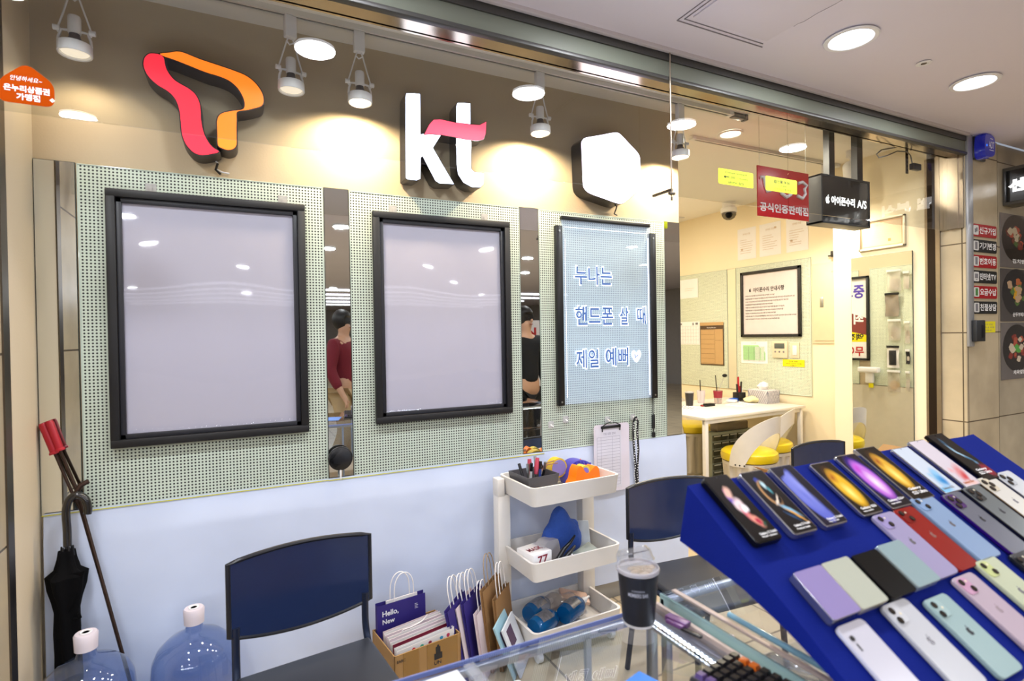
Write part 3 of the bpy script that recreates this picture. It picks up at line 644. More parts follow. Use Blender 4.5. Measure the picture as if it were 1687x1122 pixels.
text(b, GS, '온누리상품권', gx(6), gx(82), gz(153), gz(142), .0012, .03); text(b, GS, '가맹점', gx(27), gx(66), gz(166), gz(155), .0012, .03); text(b, GS, '안녕하세요~', gx(18), gx(70), gz(135), gz(127), .0012, 0, shear=.2)
for s in (-1, 1): prism(b, GS, [(cx+s*.06+.006*math.cos(k*math.pi/2), gz(160)+.006*math.sin(k*math.pi/2)) for k in range(4)], .0008, .0012)
part('lettering', b, WINK, t)
def sticker(pts, lines, label, fr=GS, y=GY-.0045, m=YEL, grp='yellow stickers on the glass'):
    q = [(lambda P: (P.x, P.z))(on(a, c, 1, y)) for a, c in pts]; u0 = min(p[0] for p in q); u1 = max(p[0] for p in q); v0 = min(p[1] for p in q)+.004; v1 = max(p[1] for p in q)-.004
    t = root('sticker', label, 'sticker', fr.p((u0+u1)/2, v0, 0), grp)
    b = BM(); prism(b, fr, rrect(u0, u1, v0, v1, .008), 0, .0006); part('vinyl', b, m, t)
    b = BM()
    for (s, a0, a1, c0, c1, bo) in lines: text(b, fr, s, u0+(u1-u0)*a0, u0+(u1-u0)*a1, v0+(v1-v0)*c0, v0+(v1-v0)*c1, .001, bo)
    part('lettering', b, INK, t)
sticker(((1183, 275), (1241, 312)), (('Prepaid Simcard', .2, .8, .68, .88, .01), ('₩40,000 (1month)', .15, .84, .38, .60, .01), ('unlimit data', .28, .72, .10, .30, .01)), 'fluorescent yellow sticker about a prepaid simcard, on the glass')
sticker(((1261, 288), (1313, 322)), (('@선물 유심', .25, .75, .58, .84, .02), ('USIM', .4, .65, .36, .5, 0), ('신규가입/인증 안내', .25, .8, .12, .28, 0)), 'fluorescent yellow sticker in front of the red hanging sign')
# red hanging sign
RY = 2.20; RF = F((0, RY, 0), (1, 0, 0), (0, 0, 1))
q = [on(a, c, 1, RY) for a, c in ((1247, 272), (1331, 287), (1331, 365), (1247, 355))]
x0, x1, z0, z1 = q[0].x, q[1].x, .5*(q[2].z+q[3].z), .5*(q[0].z+q[1].z)
t = root('hanging_sign', 'red hanging sign with grey letters behind the glass', 'sign', ((x0+x1)/2, RY, z0))
b = BM(); fbox(b, RF, x0, x1, z0, z1, -.004, .004, .001); part('sign_panel', b, mat('red_sign_board', 'a5121a', .35, coat=.3), t)
w = x1-x0; h = z1-z0
b = BM(); text(b, RF, '공식인증판매점', x0+.03*w, x1-.02*w, z0+.10*h, z0+.28*h, .005, .03)
part('lettering', b, mat('grey_letters', 'c4bcbc', .5), t); b = BM()
tube(b, [RF.p(x0+w*a, z0+h*c, .006) for a, c in ((.04, .76), (.10, .78), (.13, .62), (.17, .50), (.22, .52), (.24, .62))], .010, 8)
part('curved_mark', b, mat('grey_letters'), t); b = BM()
tube(b, [RF.p(x0+w*a, z0+h*c, .006) for a, c in ((.42, .62), (.44, .50), (.54, .44), (.62, .50), (.64, .62))], .011, 8)
part('curved_mark', b, mat('grey_letters'), t); b = BM()
tube(b, [RF.p(x0+w*a, z0+h*c, .006) for a, c in ((.75, .50), (.86, .46), (.92, .56), (.90, .66), (.95, .74), (.86, .80), (.78, .76))], .010, 8)
part('curved_mark', b, mat('grey_letters', 'c4bcbc', .5), t)
b = BM()
for xx in (x0+.02, x1-.02): cyl(b, (xx, RY, z1), (xx, RY, 2.74), .0008, seg=6)
part('hanging_wire', b, ALU, t)
# black light box sign
q = [on(a, c, 1, RY) for a, c in ((1352, 290), (1432, 298), (1432, 372), (1352, 368))]
x0, x1, z0, z1 = q[0].x, q[1].x, .5*(q[2].z+q[3].z)-.005, .5*(q[0].z+q[1].z)+.005
t = root('light_box_sign', 'black light box sign with white Korean lettering hanging from two posts', 'illuminated sign', ((x0+x1)/2, RY, z0))
bx = F((0, RY, 0), (1, 0, 0), (0, 0, 1)); D0 = -.10
b = BM()
for a in ((x0, x1, z1-.012, z1), (x0, x1, z0, z0+.012), (x0, x0+.012, z0, z1), (x1-.012, x1, z0, z1)): fbox(b, bx, *a, D0, .004, .001)
fbox(b, bx, x0, x1, z0, z1, D0, D0+.006); part('box_housing', b, mat('dark_grey_housing', '35373a', .4, .3), t)
b = BM(); fbox(b, bx, x0+.01, x1-.01, z0+.01, z1-.01, D0+.02, 0); part('dark_panel', b, mat('black_gloss_panel', '1d1e20', .12, coat=.8), t)
w = x1-x0; h = z1-z0; b = BM(); text(b, bx, '아이폰수리', x0+.20*w, x0+.68*w, z0+.40*h, z0+.58*h, .0015, .035); text(b, bx, 'A/S', x0+.73*w, x0+.93*w, z0+.40*h, z0+.57*h, .0015, .02); apple(b, bx, x0+.13*w, z0+.49*h, .026, .001, .0015)
part('lit_lettering', b, mat('lit_white_letters', 'ffffff', .5, emit=2.4), t)
for (pa, pb) in ((1361, 1370), (1407, 1416)):
    a = on(pa, 260, 1, RY+.05).x; c = on(pb, 260, 1, RY+.05).x
    b = BM(); box(b, a, c, RY+.03, RY+.07, z1, 2.74); part('post', b, mat('dark_grey_housing', '35373a', .4, .3), t)

# ================================================================== SIDE ROOM
SN = .0
def su(px, py, X): P = on(px, py, 0, X); return -P.y, P.z      # photograph spot -> u, v of a right wall
def srect(pts, X):
    q = [su(a, c, X) for a, c in pts]; return min(p[0] for p in q), max(p[0] for p in q), min(p[1] for p in q), max(p[1] for p in q)
pegboard(SIDE, -4.045, -3.22, .855, 2.11, PEGY, 'pale green pegboard behind the framed notice in the side room')
pegboard(SIDE, -5.02, -4.165, .855, 2.11, PEGY, 'pale green pegboard with the calendar in the side room')
mirror(SIDE, -4.160, -4.050, .855, 2.11, 'narrow mirror strip between the two side room pegboards')
# framed notice
t = root('notice_frame', 'black framed Korean notice sheet on the side room pegboard', 'framed notice', SIDE.p(-3.64, 1.396, .01))
u0, u1, v0, v1 = -3.977, -3.307, 1.396, 2.051; w = .028; b = BM()
for a in ((u0, u1, v1-w, v1), (u0, u1, v0, v0+w), (u0, u0+w, v0, v1), (u1-w, u1, v0, v1)): fbox(b, SIDE, *a, .012, .034, .003)
part('frame', b, mat('black_satin_frame'), t)
b = BM(); fbox(b, SIDE, u0+.02, u1-.02, v0+.02, v1-.02, .013, .018); nt_ = part('notice_sheet', b, mat('warm_white_sheet', 'd6cccc', .5), t)
b = BM(); W_ = u1-u0
text(b, SIDE, '아이폰수리 안내사항', u0+.22*W_, u0+.74*W_, 1.840, 1.888, .0188, .03); apple(b, SIDE, u0+.165*W_, 1.865, .018, .0186, .019)
_w = ['아이폰 수리 안내사항', '수리 전 안내 사항', '신규 번호 수리 요금', '아이폰 매입 상담', '기기 가입 안내', '인증 판매점 안내 사항']
for i, (s, a1) in enumerate(((' '.join(_w[(k*3+j) % 6] for j in range(n_)), a_) for k, (n_, a_) in enumerate(((3, .58), (6, .90), (5, .80), (4, .55), (5, .74), (5, .72), (3, .60), (6, .92), (4, .66))))):
    v = 1.80-i*.029; text(b, SIDE, s, u0+.08*W_, u0+a1*W_, v, v+.014, .0188, .02)
part('lettering', b, INK, nt_)
def paper(fr, u0, u1, v0, v1, label, lines, n0=.012, m=PAPER, grp='papers pinned up in the side room', name='paper_sheet', cat='paper', im=GREYT, tilt=0):
    t = root(name, label, cat, fr.p((u0+u1)/2, v0, n0), grp)
    b = sheet(fr, u0, u1, v0, v1, n0+.0020, 4, 4, lambda u, v: .0008*math.sin(8*u+9*v)); part('sheet', b, m, t)
    b = BM(); w = u1-u0; h = v1-v0
    for L in lines:
        if isinstance(L[0], str): text(b, fr, L[0], u0+w*L[1], u0+w*L[2], v0+h*L[3], v0+h*L[4], n0+.0045)
        else: fbox(b, fr, u0+w*L[0], u0+w*L[1], v0+h*L[2], v0+h*L[3], n0+.004, n0+.0045)
    if lines: part('print', b, im, t)
    return t
random.seed(5)
PALE = mat('pale_print', 'c9b39c', .7)
for i, (pts, w) in enumerate(((((1214, 376), (1245, 426)), 'leftmost of the three above the notice'), (((1250, 367), (1286, 421)), 'middle of the three above the notice'), (((1294, 362), (1331, 414)), 'rightmost of the three above the notice'))):
    u0, u1, v0, v1 = srect(pts, 4.59)
    v0, v1 = 2.185, 2.50
    paper(SIDE, u0, u1, v0, v1, 'white certificate sheet, '+w, [('판매점 인증', .3, .7, .78, .84)]+[(.15, random.uniform(.5, .85), .2+.07*k, .21+.07*k) for k in range(7)]+[(.70, .80, .80, .86) if i == 1 else (.2, .3, .3, .36)], n0=.0, im=PALE)
u0, u1, v0, v1 = srect(((1119, 461), (1149, 489)), 4.58)
paper(SIDE, -4.86, -4.57, 1.845, 2.06, 'plain white sheet with faint lines on the left side room pegboard', [(.3, .8, .5, .51), (.3, .7, .4, .41)], im=PALE)
paper(SIDE, -4.87, -4.55, 1.315, 1.575, 'white monthly calendar sheet left of the brown planner', [(.05+.13*k, .053+.13*k, .05, .8) for k in range(8)]+[(.05, .96, .05+.15*k, .054+.15*k) for k in range(6)]+[(.08, .14, .86, .94), (.66, .72, .84, .95), (.8, .92, .86, .95)])
t = root('planner_board', 'brown kraft weekly planner with dark header beside the calendar', 'planner', SIDE.p(-4.38, 1.09, .012))
u0, u1, v0, v1 = -4.543, -4.212, 1.093, 1.545
b = BM(); fbox(b, SIDE, u0, u1, v0, v1, .0125, .0185, .001); part('backing', b, mat('dark_brown_edge', '4e3a28', .6), t)
b = BM(); fbox(b, SIDE, u0+.01, u1-.01, v0+.012, v1-.05, .019, .020); fbox(b, SIDE, u0, u1, v1-.02, v1+.015, .0175, .021); part('kraft_sheet', b, mat('kraft_sheet', 'bb9868', .7), t)
b = BM(); W_ = u1-u0
for k in range(8): fbox(b, SIDE, u0+.015, u0+.62*W_, v0+.02+k*.052, v0+.022+k*.052, .0201, .0205)
fbox(b, SIDE, u0+.64*W_, u0+.645*W_, v0+.02, v1-.06, .0201, .0205); fbox(b, SIDE, u0+.66*W_, u1-.02, v0+.27, v0+.272, .0201, .0205)
fbox(b, SIDE, u0+.01, u1-.01, v1-.062, v1-.03, .0201, .0206); part('ruling', b, mat('dark_brown_edge'), t)
b = BM(); text(b, SIDE, 'Weekly Planner', u0+.3*W_, u0+.7*W_, v1-.053, v1-.038, .0212); part('lettering', b, WINK, t)
paper(SIDE, -3.99, -3.675, 1.132, 1.352, 'price sheet with a green table under the framed notice', [('단가표', .4, .6, .9, .95)]+[(.08, .92, .1+.05*k, .105+.05*k) for k in range(14)]+[(.3+.2*k, .305+.2*k, .1, .76) for k in range(3)])
b = BM(); fbox(b, SIDE, -3.965, -3.70, 1.165, 1.315, .0140, .0143); o = sorted([x for x in bpy.data.objects if x.get('label', '').startswith('price sheet')], key=lambda x: x.name)[0]; part('green_table', b, mat('green_print', 'a6d99a', .6), o)
b = BM(); fbox(b, SIDE, -3.82, -3.76, 1.17, 1.30, .01435, .0146); fbox(b, SIDE, -3.752, -3.715, 1.17, 1.30, .01435, .0146); part('pale_columns', b, mat('pale_green_print', 'cfe0cc', .6), o)
t = root('thermostat', 'cream wall controller with a small grey display under the notice', 'thermostat', SIDE.p(-3.53, 1.2, .012))
b = BM(); fbox(b, SIDE, -3.608, -3.450, 1.197, 1.355, .012, .032, .004); part('housing', b, mat('cream_plastic', 'dccbb0', .4), t)
b = BM(); fbox(b, SIDE, -3.585, -3.475, 1.285, 1.335, .0321, .0335, .001); part('display', b, mat('lcd_grey', '555d5a', .2), t)
b = BM()
for k in range(3): c = SIDE.p(-3.575+k*.045, 1.255, .032); cyl(b, c, c+SIDE.n*.003, .009, seg=14)
part('buttons', b, GREYT, t)
t = root('light_switch', 'cream light switch plate right of the wall controller', 'light switch', SIDE.p(-3.38, 1.2, .012))
b = BM(); fbox(b, SIDE, -3.425, -3.332, 1.198, 1.342, .012, .019, .003); part('plate', b, mat('cream_plastic'), t)
b = BM(); fbox(b, SIDE, -3.400, -3.357, 1.225, 1.315, .019, .024, .002); part('rocker', b, WHITEP, t)
paper(SIDE, -3.510, -3.285, 1.118, 1.184, 'bright yellow sticker below the light switch', [('안내 사항', .3, .7, .65, .82), ('상담 안내 사항', .15, .88, .36, .5), ('감사합니다', .35, .65, .1, .24)], m=mat('yellow_note', 'e3d800', .6), im=INK, name='sticker', cat='sticker')
t = root('electrical_panel', 'cream electrical cabinet door right of the framed notice', 'electrical panel', SIDE.p(-3.05, 1.34, 0))
b = BM(); fbox(b, SIDE, -3.205, -2.78, 1.335, 2.045, 0, .012, .001); fbox(b, SIDE, -3.18, -2.80, 1.36, 2.02, .012, .020, .002); part('door', b, mat('cream_panel', 'e2d2b2', .4), t)
b = BM(); fbox(b, SIDE, -3.125, -3.095, 1.655, 1.745, .020, .024, .001); part('latch', b, ALU, t)
b = BM(); text(b, SIDE, '배전반', -3.02, -2.90, 1.945, 1.968, .0206); part('lettering', b, GREYT, t)
b = BM(); fbox(b, SIDE, -3.00, -2.80, 2.08, 2.13, 0, .06, .004); fbox(b, SIDE, -3.04, -3.0, 2.09, 2.10, .02, .035); solo('door_closer', b, BLACKP, 'black door closer arm high beside the wall corner', 'door closer')
# ceiling mounted things of the side room
P = on(1212, 350, 2, 2.70); P = Vector((4.36, 3.92, 2.74)); t = root('security_camera', 'round white ceiling security camera with a clear dome', 'security camera', P)
b = BM(); lathe(b, [(.001, 0), (.06, 0), (.062, -.05), (.075, -.058), (.078, -.10), (.070, -.105)], P, 32); part('base', b, WHITEP, t)
b = BM(); lathe(b, [(.068, -.104), (.066, -.13), (.05, -.158), (.025, -.172), (.0001, -.176)], P, 32); part('dome', b, glassmat('smoked_dome', 'b9b9bb', 1.3), t)
b = BM(); sph(b, P+Vector((0, 0, -.125)), .034, 16, 10); part('lens_ball', b, BLACKP, t)
tr2 = track(on(1146, 223, 2, 2.73).x, 4.18, on(1240, 246, 2, 2.73).y, 2.74, 'white lighting track over the side room'); T2Y = on(1240, 246, 2, 2.73).y
spot(4.02, T2Y, 2.74, SL+'small, at the far end of the side room track', power=90, tgt=(0, .1, -1), group='side room spotlights')
t = root('flood_spotlight', 'white bullet shaped spotlight near the top of the side wall beside the light box', 'spotlight', (3.95, 2.45, 2.74), 'side room spotlights')
A = Vector((3.95, 2.45, 2.74)); b = BM(); cyl(b, A, A-Vector((0, 0, .05)), .03, seg=20); cyl(b, A-Vector((0, 0, .05)), A-Vector((0, 0, .13)), .008, seg=10); part('mount', b, WHITEP, t)
b = BM(); cyl(b, A+Vector((-.02, .0, -.12)), A+Vector((.03, -.0, -.28)), .042, .055, seg=28); sph(b, A+Vector((-.02, 0, -.12)), .042); part('shell', b, WHITEP, t)
b = BM(); cyl(b, A+Vector((.0303, 0, -.281)), A+Vector((.031, 0, -.284)), .048, seg=28); part('lens', b, EMWARM, t)
light('bulb_light', 'SPOT', A+Vector((.04, 0, -.31)), 12, (1, .86, .66), .04, t, target=(4.15, 2.6, 1.4), spot=R(120), blend=.6)
for (x, y, w) in ((2.86, 2.55, 'in the shop ceiling right of the hanging rod'), (3.1, 4.5, 'added deep in the side room, out of view'), (2.75, 3.7, 'added out of view in the side room behind the service wall')): downlight(x, y, 2.738, .062, 'round white downlight '+w, energy=36, col=(1, .89, .70), group='shop ceiling downlights', m=mat('lit_diffuser_warm', 'ffffff', .5, emit=9, ecol='fff0d2'))  # two unseen downlights added to brighten the side room
t = root('air_vent', 'long slotted air vent in the side room ceiling', 'vent', (3.9, 4.75, 2.74)); 
b = BM(); box(b, 3.35, 4.45, 4.62, 4.86, 2.728, 2.74, .002); part('cover', b, WHITEP, t)
b = BM(); box(b, 3.45, 4.35, 4.70, 4.76, 2.726, 2.7285); part('slot', b, mat('dark_slot'), t)
# bracket with cable at the right end of the soffit
t = root('cable_bracket', 'perforated metal bracket with a looped grey cable and small black camera', 'bracket', (3.92, 2.0, 2.3))
b = BM(); y = 2.02; C0 = on(1494, 245, 1, y); C1 = on(1490, 285, 1, y); box(b, C0.x-.012, C0.x+.016, y, y+.004, C1.z, C0.z, .001); part('perforated_strap', b, STEELD, t)
b = BM()
for k in range(7): z = C1.z+.015+k*.026; box(b, C0.x-.004, C0.x+.008, y-.001, y-.0002, z, z+.012)
part('holes', b, BLACKM, t)
b = BM(); D = on(1502, 276, 1, y); box(b, D.x-.03, D.x+.055, y-.03, y+.0, D.z-.02, D.z+.02, .004); part('small_camera', b, BLACKP, t)
b = BM(); tube(b, [on(a, c, 1, y-.012) for a, c in ((1503, 270), (1500, 256), (1494, 250), (1478, 249), (1462, 256), (1448, 260), (1444, 254), (1452, 247), (1475, 243), (1492, 240))], .004, 6); part('cable', b, mat('grey_cable', '85807a', .5), t)
# certificate and mirror on the near wall
t = root('certificate_frame', 'white framed landscape certificate above the large mirror', 'framed certificate', NEAR.p(-2.38, 2.03, .0))
u0, u1, v0, v1 = -2.545, -2.222, 2.038, 2.261
b = BM()
for a in ((u0, u1, v1-.014, v1), (u0, u1, v0, v0+.014), (u0, u0+.014, v0, v1), (u1-.014, u1, v0, v1)): fbox(b, NEAR, *a, .001, .018, .002)
part('frame', b, mat('champagne_frame', 'd9cdb4', .3, .3), t)
b = BM(); fbox(b, NEAR, u0+.01, u1-.01, v0+.01, v1-.01, .002, .008); s = part('certificate_sheet', b, mat('certificate_paper', 'c9b292', .6), t)
b = BM(); W_ = u1-u0; H_ = v1-v0; text(b, NEAR, '인증 안내', u0+.25*W_, u0+.75*W_, v0+.76*H_, v0+.84*H_, .009)
for k in range(5): text(b, NEAR, '신규 번호 수리 안내 사항 가입 상담 인증', u0+.15*W_, u0+(.8-.05*k)*W_, v0+(.62-.07*k)*H_, v0+(.655-.07*k)*H_, .009)
part('lettering', b, PALE, s)
b = BM()
for a in ((u0+.022, u1-.022, v1-.026, v1-.024), (u0+.022, u1-.022, v0+.024, v0+.026), (u0+.022, u0+.024, v0+.024, v1-.024), (u1-.024, u1-.022, v0+.024, v1-.024)): fbox(b, NEAR, *a, .0081, .0086)
fbox(b, NEAR, u0+.64*W_, u0+.70*W_, v0+.22*H_, v0+.31*H_, .0081, .0087); part('orange_border_and_seal', b, mat('orange_seal', 'd9894a', .6), s)
mt = mirror(NEAR, -2.606, -2.180, .45, 1.997, 'large mirror on the side wall showing product bags and a pegboard', name='wall_mirror', group='wall mirrors')
# what the mirror shows: the end wall of the block
pegboard(OPP, 2.72, 3.56, .86, 2.10, PEGY, 'pale green pegboard with the sale poster, seen in the large mirror')
pegboard(OPP, 3.68, 4.48, .86, 2.10, PEGY, 'pale green pegboard hung with product bags, seen in the large mirror')
XV = 2*4.1905-2.33
def mv(px, py): P = on(px, py, 0, XV); return P.y, P.z
q0 = mv(1433, 454); q1 = mv(1433, 594)
v1, v0, u1 = q0[1], q1[1], 3.42; u0 = 2.80; u0, u1 = q0[0]-.0, q0[0]+.0
ua = q0[0]; t = root('sale_poster', 'black framed sale poster with bold Korean lettering, seen in the large mirror', 'poster', OPP.p(ua+.3, v0, .01))
if True:
    a0, a1 = ua, ua+.62
    b = BM()
    for a in ((a0, a1, v1-.025, v1), (a0, a1, v0, v0+.025), (a0, a0+.025, v0, v1), (a1-.025, a1, v0, v1)): fbox(b, OPP, *a, .012, .034, .003)
    part('frame', b, mat('black_satin_frame'), t)
    b = BM(); fbox(b, OPP, a0+.02, a1-.02, v0+.02, v1-.02, .013, .017); s = part('poster_sheet', b, PAPER, t); H_ = v1-v0
    b = BM(); prism(b, OPP, [(a0+.025, v0+.50*H_), (a1-.025, v0+.72*H_), (a1-.025, v0+.44*H_), (a0+.025, v0+.30*H_)], .0172, .0178); part('brown_band', b, mat('brown_red_print', '7c3430', .6), s)
    b = BM(); prism(b, OPP, [(a0+.025, v0+.30*H_), (a1-.025, v0+.44*H_), (a1-.025, v0+.22*H_), (a0+.025, v0+.22*H_)], .0172, .0178); part('yellow_band', b, mat('yellow_note'), s)
    b = BM(); text(b, OPP, '중고폰도', a0+.05, a1-.08, v0+.74*H_, v0+.90*H_, .0185, .03); part('purple_lettering', b, mat('purple_print', '4b3a9c', .6), s)
    b = BM(); text(b, OPP, '최대매입', a0+.06, a1-.08, v0+.43*H_, v0+.58*H_, .0185, .03); part('white_lettering', b, WINK, s)
    b = BM(); text(b, OPP, '무이자할부', a0+.06, a1-.06, v0+.05*H_, v0+.17*H_, .0185, .03); part('red_lettering', b, RED, s)
    b = BM(); text(b, OPP, '액정보호', a0+.06, a1-.2, v0+.24*H_, v0+.32*H_, .0185, .03); part('black_lettering', b, INK, s)
BAGS = [((1464, 446), (1487, 479), 'pale', 'cabels in a clear bag'), ((1461, 484), (1484, 521), 'grey', ''), ((1466, 527), (1487, 561), 'pale', ''), ((1464, 570), (1484, 606), 'box', ''), ((1465, 610), (1486, 646), 'yellow', ''), ((1491, 448), (1501, 476), 'pale', ''), ((1493, 530), (1502, 566), 'pale', ''), ((1495, 576), (1502, 600), 'dark', ''), ((1495, 612), (1502, 645), 'pale', '')]
LB = ['clear bag with a pale cable, top left of the mirrored product bags', 'silver foil pouch with a black header among the mirrored product bags', 'clear bag with a white adapter, under the silver pouch in the mirror', 'white boxed phone case with a window, in the mirrored product display', 'clear bag with a yellow round item, lowest of the mirrored product bags', 'clear bag at the top of the right mirrored column', 'clear bag in the middle of the right mirrored column', 'narrow dark accessory pack in the right mirrored column', 'clear bag at the foot of the right mirrored column']
for (p, q, kind, _), lb in zip(BAGS, LB):
    ya, zb = mv(*q); yb, za = mv(*p); a0, a1, v0, v1 = min(ya, yb), max(ya, yb), min(za, zb), max(za, zb)
    t = root('product_bag', lb, 'product pack', OPP.p((a0+a1)/2, v0, .012), 'accessory packs hung on the pegboard')
    b = sheet(OPP, a0, a1, v0, v1, .030, 6, 8, lambda u, v: .008*math.sin(40*u)*math.cos(30*v)); part('pouch', b, {'pale': glassmat('poly_bag', 'eae6df', 1.2, .1, .35, 'e4ddd4'), 'grey': mat('foil_pouch', 'a39a92', .3, .5), 'box': PAPER, 'yellow': glassmat('poly_bag'), 'dark': mat('dark_grey_bead')}[kind], t)
    b = BM(); c = ((a0+a1)/2, v0+(v1-v0)*.4); w = (a1-a0); h = v1-v0
    if kind == 'yellow': cyl(b, OPP.p(c[0], v0+.3*h, .013), OPP.p(c[0], v0+.3*h, .024), w*.38, seg=24); part('contents', b, mat('ochre_plastic', 'c79a22', .4), t)
    elif kind == 'box': fbox(b, OPP, a0+.2*w, a1-.2*w, v0+.12*h, v0+.8*h, .036, .040, .002); part('window', b, mat('dark_grey_bead'), t)
    else: prism(b, OPP, rrect(a0+.2*w, a1-.2*w, v0+.08*h, v0+.6*h, w*.2), .014, .024); part('contents', b, mat('pale_grey_plastic', 'b9afa6', .4), t)
    b = BM(); fbox(b, OPP, a0-.002, a1+.002, v1-.018, v1+.004, .028, .0400, .001); part('header', b, BLACKP if kind in ('grey', 'box') else WHITEP, t)
b = sheet(OPP, 2.60, 4.75, .09, .855, .012, 60, 20, lambda u, v: .010+.006*math.sin(5*u+2)*math.sin(3*v)+.003*math.sin(17*u+4*v)); solo('wall_sheet', b, mat('grey_cream_sheet', 'c9c3b4', .5, bump=.4, bscale=6), 'grey cream sheet over the lower end wall, seen in the large mirror', 'cover sheet')
random.seed(31)
for k, (x, y, w_, h_) in enumerate(((3.60, 2.72, .24, .40), (3.88, 2.36, .26, .50))):
    t = root('open_carton', 'open brown shipping carton on the side room floor, '+('the lower one', 'the taller one next to the mirror')[k], 'cardboard box', (x, y, 0), 'open shipping cartons before the mirror'); fr = F((x, y, 0), (math.cos(.3*k), math.sin(.3*k), 0), (-math.sin(.3*k), math.cos(.3*k), 0)); b = BM()
    for a in ((-w_/2, w_/2, -.13, -.126), (-w_/2, w_/2, .126, .13), (-w_/2, -w_/2+.004, -.13, .13), (w_/2-.004, w_/2, -.13, .13), (-w_/2, w_/2, -.13, .13)): fbox(b, fr, *a, .002, h_ if a[3]-a[2] < .2 or a[1]-a[0] < .1 else .006)
    part('walls', b, mat('shipping_cardboard', 'a8835a', .8), t)
    for s_, a_ in ((-1, .5), (1, -.6)):
        f2 = F(fr.p(s_*w_/2, 0, h_), fr.u*s_+Vector((0, 0, a_)), fr.v*s_); b = BM(); fbox(b, f2, 0, .11, -.125, .125, 0, .003); part('flap', b, mat('shipping_cardboard'), t)
# glue gun like white gadget under the sale poster
ya, zb = mv(1440, 612); t = root('wall_gadget', 'small white gadget on a bracket under the mirrored sale poster', 'gadget', OPP.p(ya, zb-.1, .012))
b = BM(); fbox(b, OPP, ya-.09, ya+.12, zb-.01, zb+.05, .03, .10, .015, 3); fbox(b, OPP, ya-.03, ya+.05, zb-.12, zb, .04, .08, .01); part('body', b, WHITEP, t)
b = BM(); fbox(b, OPP, ya-.02, ya+.02, zb-.17, zb-.12, .04, .07, .005); part('tag', b, mat('yellow_note'), t)
# ---- table and the things on it
TZ0 = .775
tb = root('work_table', 'white steel frame work table in the side room', 'table', (4.0, 3.5, 0))
ta = on(1162, 688, 2, TZ0); tc = on(1299, 666, 2, TZ0)
X0, X1, Y0, Y1 = 3.45, 4.585, 3.33, 3.98
X0 = on(1162, 688, 2, TZ0).x-.02; Y0 = on(1162, 688, 2, TZ0).y-.02
DX = (tc-ta).normalized(); ang = math.atan2(DX.y, DX.x)
TFm = F((ta.x-.02, ta.y-.02, 0), (math.cos(ang), math.sin(ang), 0), (0, 0, 1))   # u along the near edge, n = towards the camera
TFm = F((ta.x-.01, ta.y-.01, 0), (math.cos(ang*.35), math.sin(ang*.35), 0), (0, 0, 1)); LX = 1.18; DY = .85
def tp(u, d, z=TZ0): return TFm.p(u, z, -d)
LX = (4.58-TFm.o.x)/TFm.u.x-.03
b = BM(); fbox(b, TFm, -.01, LX, TZ0-.022, TZ0, -DY, .01, .002); part('table_top', b, WHITEM, tb)
for u, d in ((.015, .0), (LX-.045, .0), (.015, DY-.04), (LX-.045, DY-.04)):
    b = BM(); fbox(b, TFm, u-.015, u+.018, 0, TZ0-.022, -d-.034, -d, .002); part('leg', b, WHITEM, tb)
b = BM(); fbox(b, TFm, 0, LX-.03, TZ0-.055, TZ0-.022, -.03, -.005, .002); part('frame_rail', b, WHITEM, tb); b = BM(); fbox(b, TFm, 0, LX-.03, TZ0-.055, TZ0-.022, -DY+.005, -DY+.03, .002); part('frame_rail', b, WHITEM, tb)
def cup(P, r0, r1, h, m, label, straw=None, lid=None, band=None, name='takeaway_cup', liquid=None, text_=None):
    t = root(name, label, 'cup', P, 'cups on the side room table')
    b = BM(); lathe(b, [(.001, 0), (r0, 0), (r1, h), (r1-.002, h), (r0-.002, .004), (.001, .004)], P, 28); part('cup_body', b, m, t)
    if lid: b = BM(); lathe(b, [(r1+.002, h-.003), (r1+.003, h+.003), (r1*.8, h+.012), (.001, h+.014)], P, 28); part('lid', b, lid, t)
    if band: b = BM(); hh = band[1]; lathe(b, [(r0+(r1-r0)*band[0]+.0008, h*band[0]), (r0+(r1-r0)*hh+.0008, h*hh)], P, 28); part('liquid', b, band[2], t)
    if straw: b = BM(); tube(b, [Vector(P)+Vector((0, 0, .01)), Vector(P)+Vector(straw)], .0045, 8); part('straw', b, BLACKP, t)
    return t
def tpx(px, py, z=TZ0): return on(px, py, 2, z)
cup(tpx(1136, 669), .031, .040, .125, mat('black_paper_cup', '141318', .4, coat=.3), 'black paper cup at the left end of the side room table', lid=glassmat('clear_lid', 'f0eeec', 1.2, .05, .3))
cup(tpx(1155, 664), .030, .042, .120, glassmat('milky_cup', 'f4f0f2', 1, .1, .5, 'efe8ea'), 'milky white cup with a black straw on the side room table', straw=(-.012, 0, .22))
cup(tpx(1183, 665), .033, .043, .125, glassmat('clear_cup', 'f0e6e2', 1.2, .05, .15), 'clear cup with red drink and a black straw on the table', straw=(-.03, .0, .27), band=(.45, .98, mat('red_drink', '8c2030', .2)))
P = tpx(1166, 669); t = root('wallet', 'small black wallet lying before the cups', 'wallet', P); b = BM(); box(b, P.x-.06, P.x+.06, P.y-.035, P.y+.035, TZ0+.0005, TZ0+.014, .005); box(b, P.x-.03, P.x+.07, P.y-.03, P.y+.03, TZ0+.0145, TZ0+.022, .003); part('leather', b, BLACKM, t)
b = BM(); box(b, P.x-.075, P.x-.06, P.y-.01, P.y+.015, TZ0+.001, TZ0+.012, .002); part('red_tab', b, RED, t)
random.seed(9)
